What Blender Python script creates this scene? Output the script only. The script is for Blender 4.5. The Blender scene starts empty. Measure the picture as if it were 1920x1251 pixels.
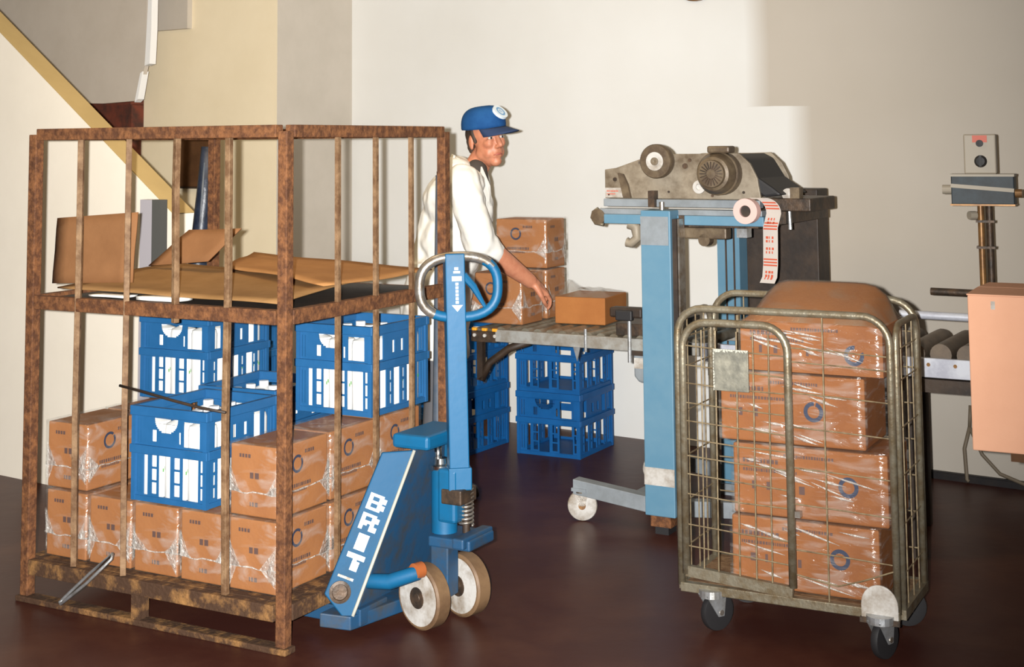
import bpy, bmesh, math, random
from mathutils import Vector, Matrix, noise

# ------------------------------------------------------------------ camera, light, exposure
sc = bpy.context.scene
COL = sc.collection
CAM_H = 1.62
TH, RO = math.radians(5.0), math.radians(0.5)
fwd = Vector((0, math.cos(TH), math.sin(TH)))
r0 = Vector((1, 0, 0)); u0 = r0.cross(fwd)
CR = r0 * math.cos(RO) - u0 * math.sin(RO)
CU = r0 * math.sin(RO) + u0 * math.cos(RO)
cam_data = bpy.data.cameras.new('camera')
cam = bpy.data.objects.new('camera', cam_data); COL.objects.link(cam)
m = Matrix((( CR.x, CU.x, -fwd.x, 0), (CR.y, CU.y, -fwd.y, 0), (CR.z, CU.z, -fwd.z, CAM_H), (0, 0, 0, 1)))
cam.matrix_world = m
cam_data.sensor_width = 36; cam_data.lens = 2667 * 36 / 1920
cam_data.shift_y = -(625.5 - 37) / 1920
cam_data.clip_start = 0.05
sc.camera = cam

sc.view_settings.view_transform = 'Standard'
sc.view_settings.look = 'None'
sc.view_settings.gamma = 1
sc.view_settings.use_curve_mapping = False
sc.view_settings.exposure = 0.0

world = bpy.data.worlds.new('world'); sc.world = world; world.use_nodes = True
bg = world.node_tree.nodes['Background']
bg.inputs[0].default_value = (0.62, 0.66, 1.0, 1); bg.inputs[1].default_value = 0.013

def lamp(name, kind, loc, energy, color, size=0.1, aim=None, spot=None, blend=0.5, sizey=None):
    d = bpy.data.lights.new(name, kind); d.energy = energy; d.color = color
    if kind == 'AREA':
        d.size = size
        if sizey: d.shape = 'RECTANGLE'; d.size_y = sizey
    else:
        d.shadow_soft_size = size
    if kind == 'SPOT': d.spot_size = spot; d.spot_blend = blend
    o = bpy.data.objects.new(name, d); COL.objects.link(o); o.location = loc
    if aim is not None:
        o.rotation_euler = (Vector(aim) - Vector(loc)).to_track_quat('-Z', 'Y').to_euler()
    return o
# the camera's own flash, a few centimetres left of the lens
lamp('camera_flash', 'SPOT', (-0.075, 0.02, 1.635), 2950, (1.0, 0.985, 0.955), 0.018, aim=(-0.92, 6.0, 1.50), spot=math.radians(77), blend=1.0)
# warm ceiling lamps over the packing line
lamp('ceiling_lamp_light', 'AREA', (-1.2, 5.6, 3.3), 42, (1.0, 0.72, 0.36), 2.6, aim=(-1.6, 7.2, 0.4), sizey=1.2)

# ------------------------------------------------------------------ materials
def mat(name, col, rough=0.6, metal=0.0, col2=None, scale=8.0, amount=0.5, bump=0.0, bscale=40.0, spec=0.5, stretch=None, lo=0.4, hi=0.65):
    M = bpy.data.materials.new(name); M.use_nodes = True
    nt = M.node_tree; p = nt.nodes['Principled BSDF']
    p.inputs['Roughness'].default_value = rough; p.inputs['Metallic'].default_value = metal
    p.inputs['Specular IOR Level'].default_value = spec
    p.inputs['Base Color'].default_value = (*col, 1)
    tc = nt.nodes.new('ShaderNodeTexCoord'); mp = nt.nodes.new('ShaderNodeMapping')
    nt.links.new(tc.outputs['Object'], mp.inputs[0])
    if stretch: mp.inputs['Scale'].default_value = stretch
    if col2 is not None:
        n = nt.nodes.new('ShaderNodeTexNoise'); n.inputs['Scale'].default_value = scale; n.inputs['Detail'].default_value = 6; n.inputs['Roughness'].default_value = 0.65
        r = nt.nodes.new('ShaderNodeValToRGB'); r.color_ramp.elements[0].position = lo; r.color_ramp.elements[1].position = hi
        r.color_ramp.elements[0].color = (*col, 1)
        r.color_ramp.elements[1].color = (*[a + (b - a) * amount for a, b in zip(col, col2)], 1)
        nt.links.new(mp.outputs[0], n.inputs['Vector']); nt.links.new(n.outputs['Fac'], r.inputs[0]); nt.links.new(r.outputs[0], p.inputs['Base Color'])
    if bump:
        n2 = nt.nodes.new('ShaderNodeTexNoise'); n2.inputs['Scale'].default_value = bscale; n2.inputs['Detail'].default_value = 4
        b = nt.nodes.new('ShaderNodeBump'); b.inputs['Strength'].default_value = bump; b.inputs['Distance'].default_value = 0.01
        nt.links.new(mp.outputs[0], n2.inputs['Vector']); nt.links.new(n2.outputs['Fac'], b.inputs['Height']); nt.links.new(b.outputs[0], p.inputs['Normal'])
    return M

RUST = mat('rusty_steel', (0.080, 0.032, 0.015), 0.75, 0.0, (0.20, 0.082, 0.031), 38, 1.0, 0.5, 60, 0.3)
RUSTD = mat('dark_rusty_steel', (0.06, 0.03, 0.016), 0.8, 0.0, (0.30, 0.15, 0.05), 14, 1.0, 0.5, 60, 0.3, lo=0.48, hi=0.7)
RUSTL = mat('bare_rusty_bar', (0.115, 0.058, 0.026), 0.7, 0.0, (0.24, 0.145, 0.075), 18, 1.0, 0.4, 60, 0.35)
CARD = mat('cardboard', (0.345, 0.134, 0.037), 0.75, 0.0, (0.295, 0.108, 0.029), 5, 1.0, 0.08, 120, 0.25)
CARDR = mat('wrapped_carton_card', (0.265, 0.092, 0.022), 0.7, 0.0, (0.22, 0.072, 0.017), 5, 1.0, 0.08, 120, 0.25)
CARDO = mat('cardboard_sheet', (0.29, 0.158, 0.062), 0.85, 0.0, (0.235, 0.125, 0.046), 6, 1.0, 0.05, 80, 0.15)
CARDT = mat('cardboard_tan', (0.37, 0.180, 0.065), 0.85, 0.0, (0.31, 0.145, 0.05), 6, 1.0, 0.05, 80, 0.15)
CARDD = mat('cardboard_brown_flap', (0.235, 0.110, 0.046), 0.85, 0.0, (0.20, 0.092, 0.038), 6, 1.0, 0.05, 80, 0.15)
CARDP = mat('cardboard_pink', (0.64, 0.34, 0.215), 0.8, 0.0, (0.61, 0.32, 0.20), 5, 1.0, 0.05, 90, 0.2)
CBLUE = mat('crate_blue_plastic', (0.014, 0.094, 0.232), 0.42, 0.0, (0.019, 0.108, 0.265), 9, 1.0, 0.05, 60)
CBLUD = mat('crate_deep_blue_plastic', (0.002, 0.078, 0.25), 0.45, 0.0, (0.004, 0.095, 0.30), 9, 1.0, 0.05, 60)
MILK = mat('white_bottle_plastic', (0.84, 0.83, 0.79), 0.35)
CAPW = mat('bottle_cap_white', (0.80, 0.82, 0.82), 0.4)
GREENP = mat('green_print', (0.10, 0.34, 0.07), 0.5)
PBLUE = mat('truck_blue_paint', (0.001, 0.090, 0.205), 0.5, 0.0, (0.006, 0.068, 0.14), 7, 0.9, 0.05, 30, lo=0.5, hi=0.75)
PBLUM = mat('truck_shaded_blue_paint', (0.003, 0.070, 0.160), 0.55, 0.0, (0.010, 0.055, 0.11), 7, 0.9, 0.05, 30, 0.3, lo=0.5, hi=0.75)  # darker truck blue, puts the shade of the frame legs into their colour
PBLUD = mat('truck_dirty_blue_paint', (0.010, 0.055, 0.125), 0.55, 0.0, (0.04, 0.04, 0.035), 10, 0.9, 0.1, 30, lo=0.45, hi=0.7)
GREASE = mat('greasy_dark_steel', (0.035, 0.026, 0.02), 0.5, 0.3, (0.10, 0.06, 0.035), 16, 1.0, 0.2, 60)
STEEL = mat('worn_steel', (0.42, 0.39, 0.35), 0.33, 0.8, (0.25, 0.19, 0.13), 20, 1.0, 0.1, 60)
CHROME = mat('bright_steel', (0.72, 0.70, 0.66), 0.18, 1.0)
ZINC = mat('zinc_tube', (0.25, 0.22, 0.16), 0.42, 0.55, (0.17, 0.125, 0.07), 24, 1.0, 0.15, 90)
ZINCB = mat('bright_zinc_tube', (0.52, 0.54, 0.56), 0.35, 0.7, (0.34, 0.33, 0.31), 20, 1.0, 0.1, 80)
WIRE = mat('zinc_wire', (0.30, 0.235, 0.14), 0.45, 0.4, (0.16, 0.11, 0.06), 30, 1.0)
MBLUE = mat('machine_light_blue_paint', (0.088, 0.205, 0.30), 0.5, 0.0, (0.12, 0.235, 0.32), 5, 0.8, 0.05, 30)
MBLUG = mat('machine_grey_blue_paint', (0.235, 0.262, 0.285), 0.5, 0.0, (0.16, 0.175, 0.185), 8, 0.8, 0.08, 40)
MGREY = mat('machine_grimy_cast_plate', (0.27, 0.225, 0.165), 0.55, 0.1, (0.085, 0.056, 0.03), 7, 1.0, 0.1, 40, lo=0.42, hi=0.68)
MDARK = mat('machine_brown_motor', (0.085, 0.058, 0.036), 0.5, 0.2, (0.17, 0.125, 0.075), 12, 1.0, 0.15, 50)
BLACKR = mat('black_rubber', (0.014, 0.013, 0.014), 0.6)
DKBROWN = mat('dark_brown_paint', (0.018, 0.010, 0.006), 0.6, 0.0, (0.042, 0.024, 0.013), 8, 1.0, 0.1, 40)
GREYRAIL = mat('grey_steel_rail', (0.37, 0.37, 0.35), 0.5, 0.3, (0.25, 0.22, 0.18), 14, 1.0, 0.08, 60)
WHITERAIL = mat('pale_steel_rail', (0.60, 0.62, 0.68), 0.4, 0.3, (0.42, 0.43, 0.50), 12, 1.0)
ROLLER = mat('dull_roller_steel', (0.29, 0.265, 0.21), 0.42, 0.6, (0.18, 0.14, 0.09), 12, 1.0, 0.05, 60)
ROLLERD = mat('dark_rubber_roller', (0.10, 0.075, 0.055), 0.5, 0.1, (0.15, 0.11, 0.075), 12, 1.0)
ORANGE = mat('orange_plastic', (0.75, 0.33, 0.02), 0.5)
ORBOLT = mat('orange_rusty_bolt', (0.32, 0.085, 0.02), 0.6)
TYRE = mat('brown_nylon_tyre', (0.17, 0.10, 0.05), 0.55, 0.0, (0.10, 0.055, 0.028), 10, 1.0)
HUBW = mat('dirty_white_wheel', (0.50, 0.48, 0.45), 0.55, 0.0, (0.22, 0.17, 0.12), 12, 1.0, 0.1, 50, lo=0.42, hi=0.7)
PINK = mat('pink_tape_core_side', (0.62, 0.41, 0.37), 0.6)
TAPE = mat('tape_film', (0.50, 0.45, 0.41), 0.4)
REDP = mat('red_print', (0.50, 0.085, 0.04), 0.5)
WHITEP = mat('white_paint', (0.86, 0.86, 0.86), 0.55)
PAPER = mat('white_paper', (0.84, 0.84, 0.80), 0.8)
RINGB = mat('blue_ring_print', (0.010, 0.020, 0.055), 0.6)
INK = mat('dark_carton_print', (0.085, 0.04, 0.032), 0.7)
SKIN = mat('skin', (0.50, 0.205, 0.115), 0.5, 0.0, (0.40, 0.135, 0.075), 30, 0.7, 0.05, 200)
COAT = mat('white_coat_cloth', (0.74, 0.725, 0.68), 0.9, 0.0, (0.68, 0.655, 0.60), 6, 1.0, 0.12, 25, 0.1)
SHIRT = mat('dark_shirt_cloth', (0.045, 0.036, 0.03), 0.9)
TROUS = mat('grey_trouser_cloth', (0.10, 0.10, 0.11), 0.9)
SHOE = mat('black_shoe_leather', (0.015, 0.013, 0.012), 0.4)
CAPB = mat('cap_blue_cloth', (0.010, 0.058, 0.185), 0.85, 0.0, (0.014, 0.075, 0.22), 14, 1.0, 0.08, 200, 0.15)
CAPU = mat('cap_brim_cloth', (0.012, 0.03, 0.085), 0.85)
HAIR = mat('dark_hair', (0.030, 0.018, 0.012), 0.7, 0.0, (0.05, 0.03, 0.02), 60, 1.0)
BADGE = mat('badge_white', (0.62, 0.70, 0.76), 0.6)
BADGB = mat('badge_blue', (0.14, 0.30, 0.52), 0.6)
LIP = mat('lip_skin', (0.36, 0.10, 0.07), 0.5)
EYEW = mat('eye_white', (0.55, 0.50, 0.45), 0.3)
EYED = mat('eye_dark', (0.02, 0.015, 0.012), 0.3)
UMB = mat('dark_blue_sheet', (0.010, 0.014, 0.026), 0.4, 0.0, (0.025, 0.036, 0.062), 12, 1.0, 0.3, 30)
LGREY = mat('lavender_grey_paint', (0.36, 0.34, 0.37), 0.6)
DGREY = mat('dark_grey_paint', (0.075, 0.075, 0.07), 0.6)
BROWNW = mat('dark_stained_wood', (0.075, 0.034, 0.014), 0.7, 0.0, (0.11, 0.05, 0.02), 8, 1.0, 0.1, 40, 0.2)
SLATE = mat('blue_grey_tube_paint', (0.075, 0.10, 0.135), 0.45, 0.2, (0.12, 0.13, 0.15), 14, 1.0)
TEAL = mat('dark_teal_gauge', (0.008, 0.014, 0.018), 0.55, 0.0, (0.018, 0.032, 0.042), 14, 1.0)
SAND = mat('beige_enamel', (0.33, 0.285, 0.22), 0.5)
COPPER = mat('brown_pipe_paint', (0.30, 0.155, 0.055), 0.4, 0.4, (0.17, 0.085, 0.035), 20, 1.0)
CABLE = mat('grey_brown_cable', (0.16, 0.125, 0.085), 0.6)
PLATEG = mat('mossy_metal_plate', (0.13, 0.125, 0.10), 0.6, 0.2, (0.26, 0.245, 0.19), 16, 1.0, 0.2, 60)
PLATEE = mat('chipped_plate_edge', (0.40, 0.39, 0.33), 0.7)
GLASSD = mat('dark_wrap_void', (0.05, 0.04, 0.04), 0.3)

def film_mat(name, haze_lo, haze_hi, scale, stretch, bump, rough=0.16, gloss=0.07, base=(0.80, 0.76, 0.70)):
    M = bpy.data.materials.new(name); M.use_nodes = True
    nt = M.node_tree; p = nt.nodes['Principled BSDF']; out = nt.nodes['Material Output']
    p.inputs['Base Color'].default_value = (*base, 1); p.inputs['Roughness'].default_value = rough
    tr = nt.nodes.new('ShaderNodeBsdfTransparent'); mx = nt.nodes.new('ShaderNodeMixShader')
    tc = nt.nodes.new('ShaderNodeTexCoord'); mp = nt.nodes.new('ShaderNodeMapping'); mp.inputs['Scale'].default_value = stretch
    mp.inputs['Rotation'].default_value = (0.25, 0.3, 0.2)
    n = nt.nodes.new('ShaderNodeTexNoise'); n.inputs['Scale'].default_value = scale; n.inputs['Detail'].default_value = 5; n.inputs['Distortion'].default_value = 0.8
    mr = nt.nodes.new('ShaderNodeMapRange'); mr.inputs['From Min'].default_value = 0.5; mr.inputs['From Max'].default_value = 0.78
    mr.inputs['To Min'].default_value = haze_lo; mr.inputs['To Max'].default_value = haze_hi
    b = nt.nodes.new('ShaderNodeBump'); b.inputs['Strength'].default_value = bump; b.inputs['Distance'].default_value = 0.02
    gl = nt.nodes.new('ShaderNodeBsdfGlossy'); gl.inputs['Roughness'].default_value = rough; gl.inputs['Color'].default_value = (1, 1, 1, 1)
    mx2 = nt.nodes.new('ShaderNodeMixShader'); mx2.inputs[0].default_value = gloss
    L = nt.links.new
    L(tc.outputs['Object'], mp.inputs[0]); L(mp.outputs[0], n.inputs['Vector']); L(n.outputs['Fac'], mr.inputs['Value']); L(n.outputs['Fac'], b.inputs['Height'])
    L(b.outputs[0], p.inputs['Normal']); L(b.outputs[0], gl.inputs['Normal'])
    L(mr.outputs[0], mx.inputs[0]); L(tr.outputs[0], mx.inputs[1]); L(p.outputs[0], mx.inputs[2])
    L(mx.outputs[0], mx2.inputs[1]); L(gl.outputs[0], mx2.inputs[2]); L(mx2.outputs[0], out.inputs['Surface'])
    return M
FILM = film_mat('clear_shrink_film', 0.03, 0.30, 9, (1.0, 1.0, 2.2), 0.55)
FILMR = film_mat('glossy_stretch_film', 0.02, 0.27, 10, (0.8, 0.8, 3.6), 0.7, 0.17, 0.06)
FILMS = film_mat('gathered_film', 0.25, 0.75, 45, (1.0, 1.0, 1.0), 0.9, 0.2)
FILMD = film_mat('thick_wrap_film', 0.10, 0.45, 7, (1, 1, 1), 0.7, 0.22, 0.06, (0.30, 0.26, 0.19))

# walls: painted plaster with the outlines of old paint patches (in metres along the wall)
def wall_mat():
    M = mat('painted_plaster', (0.78, 0.765, 0.725), 0.65, 0.0, None, bump=0.12, bscale=9)
    nt = M.node_tree; p = nt.nodes['Principled BSDF']; L = nt.links.new
    tc = nt.nodes.new('ShaderNodeTexCoord'); sp = nt.nodes.new('ShaderNodeSeparateXYZ'); L(tc.outputs['Object'], sp.inputs[0])
    nz = nt.nodes.new('ShaderNodeTexNoise'); nz.inputs['Scale'].default_value = 2.2; nz.inputs['Detail'].default_value = 5; L(tc.outputs['Object'], nz.inputs['Vector'])
    def mth(op, a, b):
        q = nt.nodes.new('ShaderNodeMath'); q.operation = op
        for i, v in enumerate((a, b)):
            if isinstance(v, (int, float)): q.inputs[i].default_value = v
            else: L(v, q.inputs[i])
        return q.outputs[0]
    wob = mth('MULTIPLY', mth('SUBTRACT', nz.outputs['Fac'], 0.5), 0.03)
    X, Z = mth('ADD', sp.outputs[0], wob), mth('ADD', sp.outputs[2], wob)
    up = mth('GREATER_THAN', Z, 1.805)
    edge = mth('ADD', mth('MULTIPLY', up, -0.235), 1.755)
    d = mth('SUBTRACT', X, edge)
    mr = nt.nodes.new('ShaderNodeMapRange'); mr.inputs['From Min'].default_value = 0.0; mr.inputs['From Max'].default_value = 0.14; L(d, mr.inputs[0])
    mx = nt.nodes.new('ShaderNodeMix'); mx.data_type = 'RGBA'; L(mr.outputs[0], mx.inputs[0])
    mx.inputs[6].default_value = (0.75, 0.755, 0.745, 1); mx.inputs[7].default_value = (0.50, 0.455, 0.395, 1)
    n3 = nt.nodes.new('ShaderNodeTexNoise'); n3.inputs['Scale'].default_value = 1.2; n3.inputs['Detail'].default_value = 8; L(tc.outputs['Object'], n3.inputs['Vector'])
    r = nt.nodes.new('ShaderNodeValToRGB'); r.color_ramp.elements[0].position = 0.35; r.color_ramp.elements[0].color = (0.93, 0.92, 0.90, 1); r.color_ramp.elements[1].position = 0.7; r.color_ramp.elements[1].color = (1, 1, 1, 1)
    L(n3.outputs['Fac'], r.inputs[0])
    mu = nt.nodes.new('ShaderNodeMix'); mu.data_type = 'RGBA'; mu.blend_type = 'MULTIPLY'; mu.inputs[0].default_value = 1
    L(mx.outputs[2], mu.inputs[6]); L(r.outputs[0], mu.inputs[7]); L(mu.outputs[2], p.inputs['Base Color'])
    return M
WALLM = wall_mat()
BEIGE = mat('beige_painted_plaster', (0.80, 0.69, 0.49), 0.7, 0.0, (0.84, 0.73, 0.53), 2.0, 1.0, 0.15, 9)
GREYPL = mat('grey_and_shaded_plaster', (0.54, 0.49, 0.425), 0.7, 0.0, (0.50, 0.455, 0.39), 3.0, 1.0, 0.12, 9)
CREAM = mat('cream_painted_plaster', (0.92, 0.85, 0.73), 0.7, 0.0, (0.88, 0.81, 0.69), 2.0, 1.0, 0.1, 9)
TAN = mat('tan_shaded_edge', (0.50, 0.36, 0.155), 0.65, 0.0, (0.46, 0.33, 0.14), 5.0, 1.0)
SOFFIT = mat('grey_board_paint', (0.56, 0.50, 0.43), 0.8, 0.0, (0.52, 0.46, 0.39), 3.0, 1.0)
BRICK = mat('dark_red_brick', (0.16, 0.035, 0.016), 0.85, 0.0, (0.06, 0.022, 0.014), 9, 1.0, 0.3, 30)
FLOORM = mat('worn_red_brown_floor', (0.052, 0.0165, 0.012), 0.38, 0.0, (0.082, 0.031, 0.019), 2.6, 1.0, 0.10, 12, 0.14, lo=0.45, hi=0.75)
CEILM = mat('ceiling_paint', (0.62, 0.57, 0.48), 0.8)
STRIPM = mat('black_foot_strip', (0.010, 0.008, 0.009), 0.5, 0.0, (0.02, 0.014, 0.012), 10, 1.0)

# ------------------------------------------------------------------ mesh helpers
class MB:
    def __init__(s): s.v = []; s.f = []; s.mi = []; s.cur = 0
    def add(s, vs, fs):
        b = len(s.v); s.v += [Vector(q) for q in vs]
        for f in fs: s.f.append([b + i for i in f]); s.mi.append(s.cur)
    def box(s, lo, hi, M=None):
        x0, y0, z0 = lo; x1, y1, z1 = hi
        vs = [Vector(q) for q in ((x0,y0,z0),(x1,y0,z0),(x1,y1,z0),(x0,y1,z0),(x0,y0,z1),(x1,y0,z1),(x1,y1,z1),(x0,y1,z1))]
        if M is not None: vs = [M @ q for q in vs]
        s.add(vs, [(0,3,2,1),(4,5,6,7),(0,1,5,4),(1,2,6,5),(2,3,7,6),(3,0,4,7)])
        return s
    def bar(s, p0, p1, w, h, up=(0, 0, 1)):
        p0, p1 = Vector(p0), Vector(p1); d = (p1 - p0).normalized(); up = Vector(up)
        sd = d.cross(up)
        if sd.length < 1e-4: sd = d.cross(Vector((0, 1, 0)))
        sd.normalize(); u = sd.cross(d)
        vs = [p + sd * a * w / 2 + u * b * h / 2 for p in (p0, p1) for a, b in ((-1,-1),(1,-1),(1,1),(-1,1))]
        s.add(vs, [(3,2,1,0),(4,5,6,7),(0,1,5,4),(1,2,6,5),(2,3,7,6),(3,0,4,7)])
        return s
    def tube(s, pts, r, n=10, closed=False, cap=True):
        pts = [Vector(p) for p in pts]; N = len(pts); rs = r if isinstance(r, (list, tuple)) else [r] * N
        rings = []; prev = None
        for i, p in enumerate(pts):
            if closed: t = (pts[(i+1) % N] - pts[i-1])
            else: t = (pts[min(i+1, N-1)] - pts[max(i-1, 0)])
            t.normalize()
            if prev is None:
                a = t.cross(Vector((0, 0, 1)))
                if a.length < 1e-3: a = t.cross(Vector((0, 1, 0)))
            else: a = prev - t * prev.dot(t)
            a.normalize(); prev = a; b = t.cross(a)
            rings.append([p + (a * math.cos(2*math.pi*k/n) + b * math.sin(2*math.pi*k/n)) * rs[i] for k in range(n)])
        vs = [q for R in rings for q in R]; fs = []
        for i in range(N if closed else N - 1):
            j = (i + 1) % N
            for k in range(n): fs.append((i*n+k, i*n+(k+1) % n, j*n+(k+1) % n, j*n+k))
        if cap and not closed: fs += [tuple(range(n))[::-1], tuple((N-1)*n+k for k in range(n))]
        s.add(vs, fs); return s
    def cyl(s, p0, p1, r, n=20): return s.tube([p0, p1], r, n)
    def lathe(s, o, axis, prof, n=28):
        o = Vector(o); ax = Vector(axis).normalized(); a = ax.cross(Vector((0, 0, 1)))
        if a.length < 1e-3: a = ax.cross(Vector((1, 0, 0)))
        a.normalize(); b = ax.cross(a); vs = []; fs = []; K = len(prof)
        for (r, h) in prof:
            for k in range(n):
                t = 2*math.pi*k/n; vs.append(o + ax*h + (a*math.cos(t) + b*math.sin(t))*max(r, 1e-5))
        for i in range(K-1):
            for k in range(n): fs.append((i*n+k, i*n+(k+1) % n, (i+1)*n+(k+1) % n, (i+1)*n+k))
        if prof[0][0] > 1e-4: fs.append(tuple(range(n))[::-1])
        if prof[-1][0] > 1e-4: fs.append(tuple((K-1)*n+k for k in range(n)))
        s.add(vs, fs); return s
    def prism(s, poly, ext):
        e = Vector(ext); P = [Vector(p) for p in poly]; n = len(P)
        s.add(P + [p + e for p in P], [tuple(range(n))[::-1], tuple(range(n, 2*n))] + [(i, (i+1) % n, n+(i+1) % n, n+i) for i in range(n)])
        return s
    def ell(s, c, r, M=None, nu=16, nv=10):
        c = Vector(c); vs = []; fs = []
        r = (r, r, r) if isinstance(r, (int, float)) else r
        for i in range(nv+1):
            ph = math.pi*i/nv
            for k in range(nu):
                t = 2*math.pi*k/nu; q = Vector((r[0]*math.sin(ph)*math.cos(t), r[1]*math.sin(ph)*math.sin(t), r[2]*math.cos(ph)))
                if M is not None: q = M @ q
                vs.append(c + q)
        for i in range(nv):
            for k in range(nu): fs.append((i*nu+k, (i+1)*nu+k, (i+1)*nu+(k+1) % nu, i*nu+(k+1) % nu))
        s.add(vs, fs); return s
    def cap(s, p0, p1, ra, rb=None, n=14):      # tapered capsule
        p0, p1 = Vector(p0), Vector(p1); rb = ra if rb is None else rb
        s.tube([p0, p1], [ra, rb], n); s.ell(p0, ra, None, n, 8); s.ell(p1, rb, None, n, 8); return s
    def panel(s, O, X, Y, N, w, h, t, holes):   # plate with rectangular holes
        O, X, Y, N = Vector(O), Vector(X), Vector(Y), Vector(N)
        xs = sorted({0, w} | {q for a in holes for q in (a[0], a[2])}); ys = sorted({0, h} | {q for a in holes for q in (a[1], a[3])})
        def hole(i, j):
            if not (0 <= i < len(xs)-1 and 0 <= j < len(ys)-1): return True
            cx, cy = (xs[i]+xs[i+1])/2, (ys[j]+ys[j+1])/2
            return any(a[0] < cx < a[2] and a[1] < cy < a[3] for a in holes)
        P = lambda x, y, z: O + X*x + Y*y + N*z
        for i in range(len(xs)-1):
            for j in range(len(ys)-1):
                if hole(i, j): continue
                x0, x1, y0, y1 = xs[i], xs[i+1], ys[j], ys[j+1]
                s.add([P(x0,y0,0),P(x1,y0,0),P(x1,y1,0),P(x0,y1,0)], [(0,1,2,3)]); s.add([P(x0,y0,-t),P(x1,y0,-t),P(x1,y1,-t),P(x0,y1,-t)], [(3,2,1,0)])
                if hole(i-1, j): s.add([P(x0,y0,0),P(x0,y1,0),P(x0,y1,-t),P(x0,y0,-t)], [(0,1,2,3)])
                if hole(i+1, j): s.add([P(x1,y0,0),P(x1,y0,-t),P(x1,y1,-t),P(x1,y1,0)], [(0,1,2,3)])
                if hole(i, j-1): s.add([P(x0,y0,0),P(x0,y0,-t),P(x1,y0,-t),P(x1,y0,0)], [(0,1,2,3)])
                if hole(i, j+1): s.add([P(x0,y1,0),P(x1,y1,0),P(x1,y1,-t),P(x0,y1,-t)], [(0,1,2,3)])
        return s
    def mesh(s, name):
        me = bpy.data.meshes.new(name); me.from_pydata([tuple(q) for q in s.v], [], s.f); me.update(); return me
    def build(s, name, material, parent=None, smooth=False, bevel=0, label=None, remesh=0, fix=True):
        me = s.mesh(name)
        if fix or remesh:
            b = bmesh.new(); b.from_mesh(me); bmesh.ops.recalc_face_normals(b, faces=b.faces); b.to_mesh(me); b.free()
        for k in (material if isinstance(material, list) else [material]): me.materials.append(k)
        if isinstance(material, list):
            for p, i in zip(me.polygons, s.mi): p.material_index = i
        o = bpy.data.objects.new(name, me); COL.objects.link(o)
        if parent is not None: o.parent = parent
        if smooth:
            for p in me.polygons: p.use_smooth = True
            if smooth == 'auto':
                try: me.set_sharp_from_angle(angle=math.radians(40))
                except Exception: pass
        if bevel:
            q = o.modifiers.new('bevel', 'BEVEL'); q.width = bevel; q.segments = 2; q.limit_method = 'ANGLE'
        if remesh:
            q = o.modifiers.new('remesh', 'REMESH'); q.mode = 'VOXEL'; q.voxel_size = remesh; q.use_smooth_shade = True
            q = o.modifiers.new('smooth', 'CORRECTIVE_SMOOTH' if False else 'SMOOTH'); q.factor = 0.5; q.iterations = 7
        if label: o['label'] = label
        return o

def tag(o, label, cat, group=None, kind=None):
    if label: o['label'] = label
    if cat: o['category'] = cat
    if group: o['group'] = group
    if kind: o['kind'] = kind
    return o
def empty(name, loc, rz=0, label=None, cat=None, group=None, scale=None):
    o = bpy.data.objects.new(name, None); COL.objects.link(o); o.location = loc; o.rotation_euler = (0, 0, rz); o.empty_display_size = 0.1
    if scale: o.scale = scale
    return tag(o, label, cat, group)
def copy_tree(o, parent=None):
    c = o.copy(); COL.objects.link(c)
    if parent is not None: c.parent = parent; c.matrix_parent_inverse = o.matrix_parent_inverse.copy()
    for ch in list(o.children): copy_tree(ch, c)
    return c
class Frame:
    def __init__(s, o, deg):
        a = math.radians(deg); s.o = Vector((o[0], o[1], 0)); s.rz = a
        s.A = Vector((math.cos(a), math.sin(a), 0)); s.B = Vector((-math.sin(a), math.cos(a), 0))
    def g(s, x, y, z=0): return s.o + s.A*x + s.B*y + Vector((0, 0, z))
CAGE = Frame((-0.752, 4.72), -29.08)
CONV = Frame((0.61, 6.26), -29.7)
WALL = Frame((0, 8.469), -35.3)
BEIG = Frame((-1.432, 8.65), -35.3)
DIAG = Frame((-2.5, 7.205), -35.3)
ROLL = Frame((1.155, 4.627), -27.4)
rnd = random.Random(7)

# ------------------------------------------------------------------ the room
def struct(o, label=None):
    o['kind'] = 'structure'
    if label: o['label'] = label
    return o
struct(MB().box((-7, -1.5, -0.1), (7, 11.5, 0)).build('floor', FLOORM))
struct(MB().box((-7, -1.5, 3.4), (7, 11.5, 3.5)).build('ceiling', CEILM))
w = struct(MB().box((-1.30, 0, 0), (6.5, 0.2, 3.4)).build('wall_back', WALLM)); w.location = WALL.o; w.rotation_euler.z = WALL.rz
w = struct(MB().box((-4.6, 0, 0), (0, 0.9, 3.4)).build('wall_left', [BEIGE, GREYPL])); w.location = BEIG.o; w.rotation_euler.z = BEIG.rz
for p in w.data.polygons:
    if p.normal.x > 0.9: p.material_index = 1  # side face coloured greyer, for its slant to the flash
# sloping white side wall of the stair, a tan strip paints the shade on its sloping edge
mb = MB().prism([(-5.2, 0, 0), (1.16, 0, 0), (1.16, 0, 1.315), (-0.17, 0, 2.215), (-1.55, 0, 3.148), (-1.86, 0, 3.36), (-5.2, 0, 3.38)], (0, 0.128, 0))
w = struct(mb.build('wall_side', CREAM)); w.location = DIAG.o; w.rotation_euler.z = DIAG.rz
sl = Vector((1.16+.17, 0, 1.315-2.215)).normalized(); nn = Vector((.676, 0, .999)).normalized()*.004
mb = MB().prism([Vector((1.16, .001, 1.316)), Vector((-0.17, .001, 2.216)), Vector((-1.55, .001, 3.149)), Vector((-1.55, .001, 3.149))+nn, Vector((-0.17, .001, 2.216))+nn, Vector((1.16, .001, 1.316))+nn], (0, .126, 0))
w = struct(mb.build('shaded_edge_1', TAN)); w.location = DIAG.o; w.rotation_euler.z = DIAG.rz
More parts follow.
